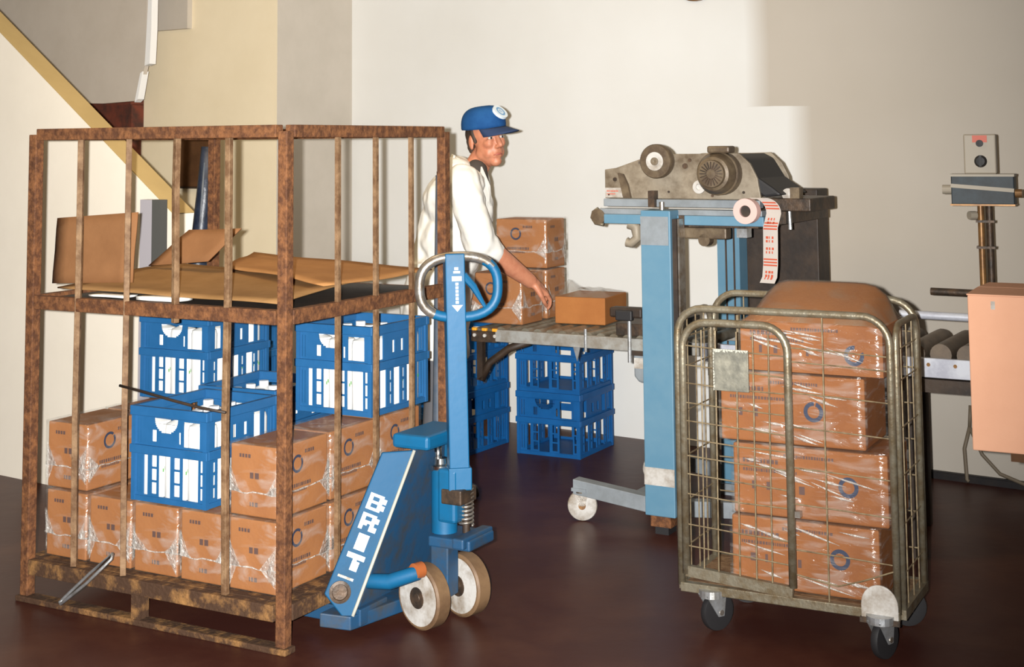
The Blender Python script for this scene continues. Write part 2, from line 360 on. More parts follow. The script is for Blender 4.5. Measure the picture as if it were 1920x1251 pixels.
# thin black strip along the foot of the right-hand wall
w = struct(MB().box((2.38, -0.03, 0), (6.5, 0, 0.03)).box((2.38, -0.02, 0), (6.5, 0.0, 0.035)).build('foot_strip_right', STRIPM)); w.location = WALL.o; w.rotation_euler.z = WALL.rz

def wall_thing(mbs, name, label, cat, frame, lx, ly, lz=0):
    e = empty(name, frame.g(lx, ly, lz), frame.rz, label, cat)
    for nm, mb, mt in mbs: mb.build(nm, mt, e)
    return e
# grey board hanging from the ceiling with a torn white edge
edge = [(0, 3.40-1.9), (-0.002, .66), (-0.012, .44), (-0.03, .30), (-0.05, .19)]
mbp = MB().prism([(-2.05, 0, 1.5), (-2.05, 0, 0.05), (-0.44, 0, 0), (-0.105, 0, 0.01), (-0.04, 0, 0.24), (-0.02, 0, 1.5)], (0, 0.03, 0))
mbe = MB().prism([(-0.035, -0.01, 0.225), (0.01, -0.01, 0.235), (0.022, -0.01, 0.45), (0.03, -0.01, 1.5), (-0.012, -0.01, 1.5), (-0.012, -0.01, 0.6)], (0, 0.05, 0))
mbe.prism([(-0.125, -0.01, 0.0), (-0.095, -0.01, 0.02), (-0.055, -0.01, 0.19), (-0.075, -0.01, 0.18)], (0, 0.05, 0))
wall_thing([('board', mbp, SOFFIT), ('torn_edge', mbe, WHITEP)], 'hanging_board', 'big grey board hanging from the ceiling above the sloping white wall, torn white right edge', 'board', BEIG, -0.75, -0.35, 1.9)
mb = MB().box((-0.56, 0, -0.16), (0.0, 0.10, 0.0)).box((-0.11, 0.02, -0.33), (-0.02, 0.1, -0.16)).box((-0.56, -0.01, -0.005), (0.0, 0.1, 0.05))
tag(mb.build('brick_ledge', BRICK), 'dark red brick ledge showing under the hanging grey board', 'ledge')
bpy.data.objects['brick_ledge'].location = BEIG.g(-1.21, -0.103, 1.90); bpy.data.objects['brick_ledge'].rotation_euler.z = BEIG.rz
mb = MB().box((-0.40, -0.04, 0), (0, 0, 1.02))
e = tag(mb.build('wall_box', GREYPL), 'grey box on the beige wall at top left, cut by the photo edge', 'box'); e.location = BEIG.g(-0.76, 0, 2.375); e.rotation_euler.z = BEIG.rz
e = empty('notice_board', BEIG.g(-0.69, -0.001, 1.37), BEIG.rz, 'dark brown wooden board on the beige wall behind the cage', 'board')
MB().box((-0.14, -0.03, 0), (0.14, 0, 0.34)).build('panel', BROWNW, e, bevel=0.004)
MB().box((-0.15, -0.036, -0.012), (0.15, 0, 0.0)).box((0.14, -0.036, 0), (0.152, 0, 0.34)).box((-0.152, -0.036, 0), (-0.14, 0, 0.34)).build('frame', DKBROWN, e)
o = tag(MB().lathe((0, 0, 0), (0, -1, 0), [(0.155, 0), (0.155, 0.03), (0.12, 0.06), (0.0, 0.07)], 32).build('wall_lamp', COPPER, smooth='auto'), 'brown round fitting on the wall at the top edge of the photo', 'lamp')
o.location = WALL.g(1.24, 0, 2.545); o.rotation_euler.z = WALL.rz

# ------------------------------------------------------------------ shrink-wrapped cartons
def film_mesh(dims, seed, amp=0.004, n=10):
    w, d, h = dims; b = bmesh.new(); bmesh.ops.create_cube(b, size=1); bmesh.ops.subdivide_edges(b, edges=b.edges, cuts=n, use_grid_fill=True)
    for v in b.verts:
        q = Vector((v.co.x*w, v.co.y*d, v.co.z*h)); nn = noise.noise(Vector((q.x*9+seed, q.y*9, q.z*22)))
        k = amp * (abs(nn)*1.2)
        e = [abs(v.co.x) > 0.499, abs(v.co.y) > 0.499, abs(v.co.z) > 0.499]
        if sum(e) == 1:
            for i in range(3):
                if e[i]: q[i] -= math.copysign(k - amp*0.4, q[i])*0.6
        v.co = q + Vector((0, 0, h/2))
    me = bpy.data.meshes.new('plastic_wrap'); b.to_mesh(me); b.free()
    for p in me.polygons: p.use_smooth = True
    return me
def link_mesh(name, me, material, parent):
    o = bpy.data.objects.new(name, me); COL.objects.link(o); o.parent = parent
    if not me.materials: me.materials.append(material)
    return o
def ring(mb, c, X, Y, r0_, r1_, n=28, gaps=()):
    c, X, Y = Vector(c), Vector(X), Vector(Y)
    for k in range(n):
        if k in gaps: continue
        a, b_ = 2*math.pi*k/n, 2*math.pi*(k+1)/n
        P = lambda r, t: c + X*r*math.cos(t) + Y*r*math.sin(t)
        mb.add([P(r0_, a), P(r1_, a), P(r1_, b_), P(r0_, b_)], [(0, 1, 2, 3)])
def marks(mb, O, X, Y, rows, seed):
    r = random.Random(seed)
    O, X, Y = Vector(O), Vector(X), Vector(Y)
    for (x, y, L, h) in rows:
        q = x
        while q < x + L:
            wd = h*r.uniform(0.35, 0.9)
            mb.add([O+X*q+Y*y, O+X*(q+wd)+Y*y, O+X*(q+wd)+Y*(y+h), O+X*q+Y*(y+h)], [(0, 1, 2, 3)]); q += wd + h*0.28
PACK_W, PACK_D, PACK_H = 0.208, 0.288, 0.238
pack_films = [film_mesh((PACK_W, PACK_D, PACK_H), s*13.7) for s in range(3)]
def make_pack(var=0):
    W, D, H = PACK_W, PACK_D, PACK_H; i = 0.006
    e = empty('wrapped_carton', (0, 0, 0))
    MB().box((-W/2+i, -D/2+i, 0.001), (W/2-i, D/2-i, H-i)).build('carton', CARD, e, bevel=0.004)
    # ring emblem and print on the long right and left sides, small marks on the ends
    mb = MB()
    for sx in (1, -1):
        c = (sx*(W/2-i+0.0015), -0.03*sx, H*0.68); Yv = (0, sx, 0)
        ring(mb, c, Yv, (0, 0, 1), 0.021, 0.030, 30, (3,))
    mb.build('ring_emblem', RINGB, e, fix=False)
    mb = MB()
    for sx in (1, -1):
        marks(mb, (sx*(W/2-i+0.0015), -0.10*sx, 0), (0, sx, 0), (0, 0, 1), [(0.02, H*0.36, 0.12, 0.012), (0.03, H*0.29, 0.09, 0.008), (0.11, H*0.8, 0.05, 0.012)], 3)
    for sy in (-1, 1):
        marks(mb, (sy*0.07, sy*(D/2-i+0.0015), 0), (-sy, 0, 0), (0, 0, 1), [(0.01, H*0.80, 0.05, 0.012), (0.055, H*0.52, 0.022, 0.02), (0.055, H*0.14, 0.022, 0.014)], 5)
    mb.build('carton_print', INK, e, fix=False)
    wr = link_mesh('plastic_wrap', pack_films[var], FILM, e)
    # waist seam where the film is gathered, with fans at the corners
    mb = MB(); z0 = H*0.33; pts = []; r = random.Random(var+2)
    cs = [(-W/2, -D/2), (W/2, -D/2), (W/2, D/2), (-W/2, D/2)]
    for k in range(4):
        a, b_ = Vector((*cs[k], 0)), Vector((*cs[(k+1) % 4], 0))
        for t in range(8): pts.append((a + (b_-a)*t/8)*0.985 + Vector((0, 0, z0 + r.uniform(-0.004, 0.004))))
    mb.tube(pts, [r.uniform(0.0015, 0.0032) for _ in pts], 6, closed=True)
    for k in range(4):
        a, pv, nx = Vector((*cs[k], z0)), Vector((*cs[k-1], z0)), Vector((*cs[(k+1) % 4], z0))
        for tgt in (pv, nx):
            d = (tgt - a).normalized(); nrm = Vector((a.x*D, a.y*W, 0)); out = Vector((math.copysign(1, a.x)*abs(d.y), math.copysign(1, a.y)*abs(d.x), 0))*0.0005
            for _ in range(4):
                up = r.choice((1, 1, -1)); l0 = r.uniform(0.0, 0.02); hh = r.uniform(0.03, 0.09 if up > 0 else 0.07)
                mb.add([a+out+d*l0, a+out+d*(l0+r.uniform(0.03, 0.06)), a+out+d*r.uniform(0, 0.012)+Vector((0, 0, up*hh))], [(0, 1, 2)])
    mb.build('film_seam', FILMS, wr, fix=False)
    return e
pack_protos = [make_pack(v) for v in range(3)]
_used = [False]*3; _pc = [0]
def place_pack(loc, rz, label, group, flip=False):
    v = _pc[0] % 3; _pc[0] += 1
    if not _used[v]: o = pack_protos[v]; _used[v] = True
    else: o = copy_tree(pack_protos[v])
    o.location = loc; o.rotation_euler.z = rz + (math.pi if flip else 0)
    return tag(o, label, 'carton', group)
PX = [-1.03, -0.8155, -0.601, -0.3865, -0.172]
PY = [0.196, 0.49, 0.784]
colw = ['at the far left', 'second from the left', 'in the middle', 'second from the right corner', 'at the right corner']
DECK = 0.150
roww = ['of the cage front row', 'of the middle row', 'of the back row']
for lay, cells in ((0, [(0,0),(1,0),(2,0),(3,0),(4,0),(0,1),(2,1),(3,1),(4,1),(1,1),(0,2),(3,2),(4,2)]), (1, [(0,0),(0,1),(4,0),(4,1),(4,2)])):
    for (c, r) in cells:
        p = CAGE.g(PX[c] + rnd.uniform(-.001, .001), PY[r], DECK + lay*0.2425)
        place_pack(p, CAGE.rz + rnd.uniform(-.004, .004), 'shrink-wrapped brown carton, %s layer, %s %s' % (('bottom', 'upper')[lay], colw[c], roww[r]), 'wrapped cartons in the rusty cage')

# ------------------------------------------------------------------ crates and bottles
CW, CD, CH = 0.345, 0.385, 0.325
def crate_meshes():
    def face(mb, O, X, N, w, front):
        t = 0.005; lo = []; k = w/0.345
        S = lambda a: a*k
        if front:
            lo += [(S(.047), .022, S(.067), .158), (S(.118), .020, S(.176), .160), (S(.232), .020, S(.308), .160)]
            for x, xw in ((.085, .025), (.193, .028), (.316, .012)):
                for z in (.028, .074, .120): lo.append((S(x), z, S(x+xw), z+.039))
            lo += [(S(.236), .198, S(.314), .284), (S(.086), .206, S(.108), .246), (S(.214), .206, S(.224), .246), (S(.086), .168, S(.104), .182)]
            for q in range(8):       # half-round hand hole
                zz = 0.238 + q*0.0062; hw = 0.058*math.sqrt(max(0.05, 1-((7.2-q)/8.0)**2)); lo.append((S(.153-hw), zz, S(.153+hw), zz+0.0062))
            for x in (.016, .030): lo += [(S(x), .03, S(x+.004), .15), (S(x), .20, S(x+.004), .28)]
        else:
            for x in (.055, .140, .222, .290): lo.append((S(x), .022, S(x+.040), .158))
            for x in (.035, .115, .195, .265):
                for z in (.03, .073, .116): lo.append((S(x), z, S(x+.012), z+.034))
            for x in (.04, .235, .29): lo.append((S(x), .198, S(x+.036), .285))
            for x in (.13, .185): lo.append((S(x), .215, S(x+.018), .26))
        mb.panel(O, X, (0, 0, 1), N, w, 0.296, t, lo)
    mb = MB(); x0, y0 = CW/2-0.008, CD/2-0.008
    face(mb, (-x0, -y0, 0), (1, 0, 0), (0, -1, 0), 2*x0, True); face(mb, (x0, y0, 0), (-1, 0, 0), (0, 1, 0), 2*x0, True)
    face(mb, (x0, -y0, 0), (0, 1, 0), (1, 0, 0), 2*y0, False); face(mb, (-x0, y0, 0), (0, -1, 0), (-1, 0, 0), 2*y0, False)
    mb.box((-x0+.005, -y0+.005, 0.002), (x0-.005, y0-.005, 0.007))
    def loop(z0, z1, o, i):
        q = MB(); a, b_ = CW/2 + o, CD/2 + o
        q.box((-a, -b_, z0), (a, -b_+i, z1)).box((-a, b_-i, z0), (a, b_, z1)).box((-a, -b_+i, z0), (-a+i, b_-i, z1)).box((a-i, -b_+i, z0), (a, b_-i, z1)); return q
    corner = []
    for sx in (-1, 1):
        for sy in (-1, 1):
            cx, cy = sx*(CW/2-0.009), sy*(CD/2-0.009); corner.append(MB().box((cx-.008, cy-.008, 0), (cx+.008, cy+.008, 0.296)))
    return mb, loop(0.292, 0.325, 0.004, 0.020), loop(0.163, 0.192, 0.004, 0.0125), loop(0.0, 0.018, -0.004, 0.006), corner
CM = crate_meshes()
def make_crate(material):
    e = empty('milk_crate', (0, 0, 0))
    CM[0].build('slotted_wall', material, e)
    CM[1].build('top_rim', material, e, bevel=0.003); CM[2].build('middle_band', material, e, bevel=0.002); CM[3].build('bottom_band', material, e); [q.build('corner_post', material, e) for q in CM[4]]
    return e
def make_bottle():
    e = empty('milk_bottle', (0, 0, 0)); mb = MB(); N = 20; prof = [(0.039, 0), (0.0425, 0.006), (0.0435, 0.245), (0.040, 0.260), (0.022, 0.269), (0.016, 0.271), (0.016, 0.276)]
    vs = []; fs = []
    for (r, h) in prof:
        ex = 4.0 if h < 0.262 else 2.2
        for k in range(N):
            t = 2*math.pi*k/N; c, s_ = math.cos(t), math.sin(t); q = (abs(c)**ex + abs(s_)**ex)**(-1/ex); vs.append((r*q*c, r*q*s_, h))
    for i in range(len(prof)-1):
        for k in range(N): fs.append((i*N+k, i*N+(k+1) % N, (i+1)*N+(k+1) % N, (i+1)*N+k))
    fs.append(tuple(range(N))[::-1]); fs.append(tuple((len(prof)-1)*N+k for k in range(N))); mb.add(vs, fs)
    mb.build('bottle_body', MILK, e, smooth='auto')
    MB().lathe((0, 0, 0.270), (0, 0, 1), [(0.019, 0), (0.0195, 0.016), (0.018, 0.019)], 18).build('bottle_cap', CAPW, e, smooth='auto')
    for X, N_ in (((0, 1, 0), (1, 0, 0)), ((0, -1, 0), (-1, 0, 0))):
        X, N_ = Vector(X), Vector(N_); mb = MB()
        for k in range(5):
            c = N_*0.0441 + X*(-0.018+k*0.009) + Vector((0, 0, 0.088+0.006*(k % 2))); mb.add([c, c+X*0.006, c+X*0.006+Vector((0, 0, 0.012)), c+Vector((0, 0, 0.012))], [(0, 1, 2, 3)])
        mb.build('green_print', GREENP, e, fix=False)
    return e
crate0 = make_crate(CBLUE); crate1 = make_crate(CBLUD); bottle0 = make_bottle(); _cu = {}
def place_crate(proto, loc, rz, label, group, sc_=None):
    o = proto if proto.name not in _cu else copy_tree(proto)
    _cu[proto.name] = 1
    o.location = loc; o.rotation_euler.z = rz
    if sc_: o.scale = sc_
    return tag(o, label, 'crate', group)
_bu = [0]
def fill(crate, cells, label, group):
    M = Matrix.Translation(crate.location) @ Matrix.Rotation(crate.rotation_euler.z, 4, 'Z')
    for (i, j) in cells:
        o = bottle0 if not _bu[0] else copy_tree(bottle0); _bu[0] += 1
        o.location = M @ Vector((-0.105 + i*0.105, -0.1335 + j*0.089, 0.0085)); o.rotation_euler.z = crate.rotation_euler.z + rnd.choice((0, 0, math.pi))
        tag(o, label, 'bottle', group)
ALL = [(i, j) for i in range(3) for j in range(4)]; VIS = [(0, 0), (1, 0), (2, 0), (2, 1), (2, 2), (2, 3)]
L1 = DECK + 0.2425 - 0.002; L2 = DECK + 2*0.2425 - 0.002
c1 = place_crate(crate0, CAGE.g(-0.545, 0.245, L1), CAGE.rz + 0.0, 'open blue crate of milk at the cage front, lowest in view', 'blue milk crates in the cage')
fill(c1, [q for q in ALL if q != (0, 1) and q != (0, 2)], 'white milk bottle in the open blue crate at the cage front', 'bottles in the front crate')
c2 = place_crate(crate0, CAGE.g(-0.625, 0.685, L1), CAGE.rz + 0.07, 'open blue crate directly behind the front crate, half hidden', 'blue milk crates in the cage')
fill(c2, ALL, 'white milk bottle in the half hidden crate behind the front crate', 'bottles in the second crate')
c3 = place_crate(crate0, CAGE.g(-0.990, 0.750, L2), CAGE.rz + 0.02, 'blue crate on the upper cartons at the back left of the cage', 'blue milk crates in the cage')
fill(c3, VIS, 'white milk bottle in the back left crate below the shelf', 'bottles in the back left crate')
c4 = place_crate(crate0, CAGE.g(-0.240, 0.785, L2), CAGE.rz, 'full blue crate on the upper cartons by the right side of the cage', 'blue milk crates in the cage')
fill(c4, ALL, 'white milk bottle in the blue crate by the right side of the cage', 'bottles in the right crate')
hts = ['bottom', 'middle', 'top']
for k in range(3):
    place_crate(crate0, (-1.385, 6.87, k*0.3255), CAGE.rz, 'blue crate standing behind the cage, %s of its stack' % hts[k], 'crates behind the cage')
for k in range(2):
    place_crate(crate1, CONV.g(-1.035, 1.125, k*0.3255), CONV.rz + 0.02, 'dark blue crate under the conveyor beside the white wall, %s of the right stack' % ('lower', 'upper')[k], 'crates under the conveyor', (1.08, 1.08, 1))
    place_crate(crate1, CONV.g(-1.58, 0.93, k*0.3255), CONV.rz - 0.03, 'dark blue crate under the conveyor next to the truck handle, %s of the left stack' % ('lower', 'upper')[k], 'crates under the conveyor')

# ------------------------------------------------------------------ rusty cage
cg = empty('stillage_cage', CAGE.g(0, 0), CAGE.rz, 'tall rusty steel bar cage holding cartons and blue milk crates', 'cage')
W_, D_, H_ = 1.16, 0.985, 1.69
for (x, y) in ((0, 0), (-W_, 0), (0, D_), (-W_, D_)):
    MB().box((x-.020, y-.016, 0.018), (x+.018, y+.022, H_-.02)).build('post', RUST, cg, bevel=0.003)
def rails(nm, z, h, t, material, sides=(0, 1, 2, 3)):
    for k in sides:
        a, b_ = [((-W_+.022, 0), (-.026, 0)), ((0, .024), (0, D_-.02)), ((-W_+.022, D_), (-.026, D_)), ((-W_, .024), (-W_, D_-.02))][k]
        MB().bar((a[0], a[1], z), (b_[0], b_[1], z), t, h).build(nm, material, cg, bevel=0.003)
rails('top_rail', H_-0.020, 0.042, 0.040, RUST)
rails('shelf_rail', 1.060, 0.048, 0.036, RUST, (0, 1, 3))
MB().bar((-W_+.022, D_, 1.05), (-.026, D_, 1.05), .03, .04).build('shelf_rail', RUST, cg)
rails('base_rail', 0.122, 0.052, 0.040, RUSTD)
for x, z0, z1 in ((-.925, .15, H_-.04), (-.692, .15, H_-.04), (-.468, 1.02, H_-.04), (-.237, .15, H_-.04)):
    q = rnd.uniform(-.004, .004)
    MB().tube([(x, -.004, z0), (x+q, -.008, z0+(z1-z0)*.35), (x-q, -.006, z0+(z1-z0)*.7), (x, -.004, z1)], 0.0145, 4).build('bar', RUSTL, cg, bevel=0.002)
for y in (.285, .515, .748):
    MB().tube([(.005, y, .15), (.008, y-.003, .9), (.005, y, H_-.04)], 0.0110, 4).build('bar', RUSTL, cg)
MB().box((-W_+.025, .022, .136), (-.025, D_-.022, .148)).build('floor_plate', RUSTD, cg)
MB().box((-W_+.03, .02, 1.064), (-.03, D_-.02, 1.072)).build('shelf_plate', DKBROWN, cg)
for y in (0, D_):
    MB().box((-W_-.03, y-.028, 0.0), (0.03, y+.028, 0.020)).build('runner', RUSTD, cg, bevel=0.004)
    MB().box((-.635, y-.022, .018), (-.595, y+.022, .10)).build('runner_block', RUSTD, cg)
# loose wire between two bars
o = MB().tube([(-.70, -.024, .795), (-.60, -.030, .785), (-.45, -.032, .765), (-.33, -.03, .750), (-.225, -.024, .742)], 0.005, 8).build('sagging_wire', DKBROWN, cg, smooth=True)
o = MB().tube([(-.69, -.055, .235), (-.80, -.05, .155), (-.925, -.045, .055), (-.945, -.05, .035), (-.925, -.062, .036), (-.80, -.066, .125), (-.685, -.066, .222)], 0.0055, 8, closed=True).build('latch_loop', ZINCB, cg, smooth=True)

# cardboard on the shelf
def sheet(name, pts, nx, ny, material, thick, wob, seed, label, cat='cardboard', frame=CAGE, group=None):
    # pts: four corners (local), bilinear patch with noise, solidified
    a, b_, c, d = [Vector(p) for p in pts]; mb = MB(); vs = []; fs = []
    for j in range(ny+1):
        for i in range(nx+1):
            u, v = i/nx, j/ny; q = a*(1-u)*(1-v) + b_*u*(1-v) + c*u*v + d*(1-u)*v
            nrm = (b_-a).cross(d-a).normalized(); q += nrm*wob*noise.noise(Vector((u*2.2+seed, v*2.2, seed*.7))); vs.append(q)
    for j in range(ny):
        for i in range(nx): k = j*(nx+1)+i; fs.append((k, k+1, k+nx+2, k+nx+1))
    mb.add(vs, fs); o = mb.build(name, material, smooth=True, fix=False); sm = o.modifiers.new('thickness', 'SOLIDIFY'); sm.thickness = thick; sm.offset = 0
    o.location = frame.o; o.rotation_euler.z = frame.rz
    return tag(o, label, cat, group)
SZ = 1.074
sheet('cardboard_sheet', [(-1.10, .06, SZ+.036), (-.06, .04, SZ+.026), (-.10, .58, SZ+.056), (-1.04, .62, SZ+.085)], 14, 8, CARDO, .005, .009, 1.3, 'flat folded cardboard sheet lying along the front of the cage shelf')
sheet('cardboard_sheet', [(-.70, .52, SZ+.092), (-.05, .28, SZ+.066), (-.035, .955, SZ+.060), (-.90, .94, SZ+.105)], 12, 8, CARDT, .005, .012, 4.1, 'orange-brown cardboard sheet on the right rear of the cage shelf')
sheet('cardboard_flap', [(-1.155, .085, SZ+.045), (-.765, .10, SZ+.062), (-.765, .12, SZ+.312), (-1.155, .105, SZ+.285)], 6, 6, CARDD, .005, .006, 2.2, 'upright brown cardboard panel at the left end of the cage shelf')
sheet('cardboard_flap', [(-1.02, .45, SZ+.085), (-.72, .45, SZ+.112), (-.60, .50, SZ+.235), (-.86, .50, SZ+.225)], 6, 4, CARDD, .005, .004, 6.2, 'tilted brown cardboard flap pointing up behind the upright panel')
sheet('paper_sheet', [(-.668, .016, SZ+.0185), (-.49, .016, SZ+.0185), (-.48, .10, SZ+.0185), (-.68, .10, SZ+.0185)], 6, 3, PAPER, .012, .001, 3.2, 'white paper sticking out under the cardboard on the cage shelf', 'paper')
sheet('paper_sheet', [(-.90, .018, SZ+.0185), (-.73, .018, SZ+.0185), (-.73, .09, SZ+.0185), (-.90, .09, SZ+.0185)], 6, 3, PAPER, .006, .001, 5.2, 'thin strip of white paper by the second bar of the cage shelf', 'paper')

# things leaning behind the cage
e = empty('grey_board', (-1.655, 6.45, 0), CAGE.rz, 'narrow two-tone grey board standing behind the cage', 'board')
MB().box((-.035, 0, 0), (.035, .05, 1.385)).build('light_face', LGREY, e); MB().box((.036, 0.0, 0), (.085, .045, 1.385)).build('dark_edge', DGREY, e)
e = empty('rolled_sheet', (0, 0, 0), 0, 'dark blue rolled sheet leaning behind the cage post', 'roll')
MB().tube([(-1.475, 6.30, 0.0), (-1.44, 6.33, .6), (-1.40, 6.36, 1.10), (-1.375, 6.375, 1.40), (-1.365, 6.38, 1.62)], [.02, .035, .042, .038, .028], 10).build('roll', UMB, e, smooth=True)
MB().tube([(-1.425, 6.315, .75), (-1.385, 6.34, 1.25), (-1.372, 6.35, 1.55)], [.006, .012, .004], 8).build('folded_edge', SLATE, e, smooth=True)
e = empty('steel_tube', (0, 0, 0), 0, 'blue-grey steel tube standing at the back right corner of the cage', 'tube')
p0, p1 = CAGE.g(-.075, D_+.06, 0), CAGE.g(-.045, D_+.06, 1.50)
MB().cyl(p0, p1, .024, 12).build('tube', SLATE, e, smooth='auto')
MB().cyl(p1, p1 + Vector((0, 0, .015)), .020, 12).build('plug', DGREY, e)

# ------------------------------------------------------------------ pallet truck
TR = Frame(CAGE.g(0.30, 0.50)[:2], -29.08)
pt = empty('pallet_truck', TR.g(0, 0), TR.rz, 'blue hand pallet truck with white BRIT lettering beside the cage', 'pallet truck')
for y in (-.19, .19):
    fk = MB().prism([(-1.25, y-.08, .035), (-1.15, y-.08, .090), (-.16, y-.08, .090), (-.16, y-.08, .035)], (0, .16, 0)).build('fork', PBLUD, pt, bevel=.004)
MB().prism([(-.272, -.345, .040), (-.175, -.305, .030), (-.12, -.02, .030), (-.12, .02, .030), (-.175, .305, .030), (-.272, .345, .040)], (0, 0, .045)).build('heel_plate', PBLUD, pt, bevel=.004)
# A-frame: two sloping legs, head block, web
TL_ = lambda x, y, z: Vector((x-.30, y-.50, z))
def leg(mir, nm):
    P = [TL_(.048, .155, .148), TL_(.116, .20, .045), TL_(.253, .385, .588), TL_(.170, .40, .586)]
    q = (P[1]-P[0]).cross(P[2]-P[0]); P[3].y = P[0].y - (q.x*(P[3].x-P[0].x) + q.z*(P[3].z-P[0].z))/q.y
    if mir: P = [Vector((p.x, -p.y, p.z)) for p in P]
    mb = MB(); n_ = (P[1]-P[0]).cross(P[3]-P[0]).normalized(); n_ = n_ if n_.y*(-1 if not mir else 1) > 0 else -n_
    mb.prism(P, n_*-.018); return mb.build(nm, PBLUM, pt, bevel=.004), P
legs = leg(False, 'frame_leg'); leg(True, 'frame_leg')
b0, b1, t1, t0 = legs[1]
up = ((t0+t1)/2 - (b0+b1)/2); Ln = up.length; up.normalize(); rt = (b1-b0).normalized(); nr = rt.cross(up).normalized()
if nr.x < 0 and nr.y > 0: nr = -nr
nr = up.cross(rt).normalized(); nr = nr if nr.y < 0 else -nr
q = nr.cross(up).normalized(); rt = q if q.dot(rt) > 0 else -q
MB().tube([b1+nr*-.004, b1+(t1-b1)*.12+nr*.002, t1], .0058, 8).build('worn_edge', PLATEE, legs[0], smooth=True)
MB().prism([(-.20, -.25, .09), (-.20, .25, .09), (-.075, .09, .59), (-.075, -.09, .59)], (.02, 0, 0)).build('web_plate', PBLUD, pt)
MB().box((-.13, -.13, .592), (.018, .13, .640)).build('head_block', PBLUE, pt, bevel=.012)
# letters, stacked up the near leg
GL = {'B': ('1111.', '1..11', '1..11', '1111.', '1..11', '1..11', '1111.'), 'R': ('1111.', '1..11', '1..11', '1111.', '11.1.', '1..11', '1..11'),
      'I': ('.111.',)*7, 'T': ('11111', '11111', '..1..', '..11.', '..11.', '..11.', '..11.')}
def glyph(mb, ch, O, X, Y, w, h, N):
    g = GL[ch]; cw, chh = w/5, h/7
    for j, row in enumerate(g):
        for i, c in enumerate(row):
            if c == '1':
                p = O + X*(i*cw) + Y*(h-(j+1)*chh) + N*.0025; ov = .0008
                mb.add([p-X*ov-Y*ov, p+X*(cw+ov)-Y*ov, p+X*(cw+ov)+Y*(chh+ov), p-X*ov+Y*(chh+ov)], [(0, 1, 2, 3)])
LET = []
for k, ch in enumerate('BRIT'):
    mb = MB(); s0 = .665 - k*.124
    c = (b0+b1)/2*(1-s0) + (t0+t1)/2*s0
    # the letters tip with the leg: their own up runs along it
    glyph(mb, ch, c - rt*.035 - up*.026, rt, up, .060, .052, nr)
    o = mb.build('letter', WHITEP, legs[0], fix=False, label='white letter %s' % ch)
mb = MB(); c = (b0+b1)/2*(1-.185) + (t0+t1)/2*.185 + nr*.0025
mb.add([c-rt*.04, c+rt*.015, c+rt*.015+up*.008, c-rt*.04+up*.008], [(0, 1, 2, 3)]); mb.build('letter_underline', STEEL, legs[0], fix=False)
MB().lathe((b0+b1)/2 + up*.055 - rt*.012 + nr*.001, nr, [(.036, 0), (.036, .006), (.026, .008), (.024, .002), (0, .002)], 24).build('pivot_pin', GREASE, legs[0], smooth='auto')
# hydraulic pump
MB().cyl((.0, 0, .30), (.0, 0, .51), .045, 24).build('pump_body', PBLUE, pt, smooth='auto')
MB().box((0, -.05, .34), (.075, .05, .52)).build('pump_block', PBLUE, pt, bevel=.012)
MB().cyl((-.025, 0, .50), (-.025, 0, .60), .012, 14).build('ram', CHROME, pt, smooth=True)
MB().lathe((-.015, 0, .505), (0, 0, 1), [(.040, 0), (.042, .008), (.042, .018), (.026, .022), (.024, .04), (0, .04)], 24).build('ram_collar', CHROME, pt, smooth='auto')
mb = MB(); mb.tube([(.075+.024*math.cos(t*.6), .02+.024*math.sin(t*.6), .325+.0015*t*.86) for t in range(105)], .0045, 6)
mb.build('pump_spring', STEEL, pt, smooth=True)
MB().cyl((.075, .02, .29), (.075, .02, .47), .013, 10).build('spring_rod', DKBROWN, pt, smooth='auto')
MB().box((-.02, -.075, .265), (.145, .09, .300)).build('turntable_plate', PBLUD, pt, bevel=.006)
MB().box((.09, -.10, .275), (.135, .10, .31)).build('foot_lever', PBLUD, pt, bevel=.006)
# push rod to the forks
mb = MB(); mb.tube([(-.19, -.215, .165), (-.09, -.20, .172), (.0, -.165, .205)], [.024, .026, .024], 10); mb.build('push_rod', PBLUE, pt, smooth='auto')
MB().lathe((-.005, -.165, .21), Vector((-.3, -1, 0)), [(.026, -.02), (.026, .014), (.014, .016), (.012, .004), (0, .004)], 18).build('push_rod_bolt', ORBOLT, pt, smooth='auto')
# handle, steered a little
a = math.radians(40); hx = Vector((math.cos(a), math.sin(a), 0)); hy = Vector((-math.sin(a), math.cos(a), 0)); hb = Vector((.058, 0, 0))
def HP(x, y, z): return hb + hx*x + hy*y + Vector((0, 0, z))
col = MB().prism([HP(.034, -.034, .46), HP(.034, .030, .46), HP(-.034, .030, .46), HP(-.034, -.034, .46)], (-.016, .0, .785)).build('handle_column', PBLUE, pt, bevel=.004)
MB().prism([HP(.040, -.042, .45), HP(.040, .038, .45), HP(-.040, .038, .45), HP(-.040, -.042, .45)], (0, 0, .075)).build('handle_foot', PBLUE, pt, bevel=.004)
MB().box((.02, -.055, .405), (.10, .05, .455)).build('handle_pivot', GREASE, pt, bevel=.005)
sd = (HP(0, 1, 0)-HP(0, 0, 0)).normalized()
sa = math.radians(-57); sd = Vector((math.cos(sa)*-1, -math.sin(sa), 0)); sd = hx.copy()   # the loop lies across the truck
mb = MB(); R_ = []
cen = HP(.004, 0, 1.130)
for k in range(40):
    t = 2*math.pi*k/40; ct, st = math.cos(t), math.sin(t); ex = 2.6
    q = (abs(ct)**ex + abs(st)**ex)**(-1/ex)
    R_.append(cen + sd*(.137*q*ct) + Vector((0, 0, .104*q*st)))
lp = MB().tube(R_[12:40]+R_[:12], .0175, 12, closed=True).build('handle_loop', [PBLUE, STEEL], pt, smooth=True)
for p in lp.data.polygons:
    t = (p.center - cen); s_ = t.dot(sd)
    if (t.z > .075 and s_ < .12) or s_ < -.085: p.material_index = 1
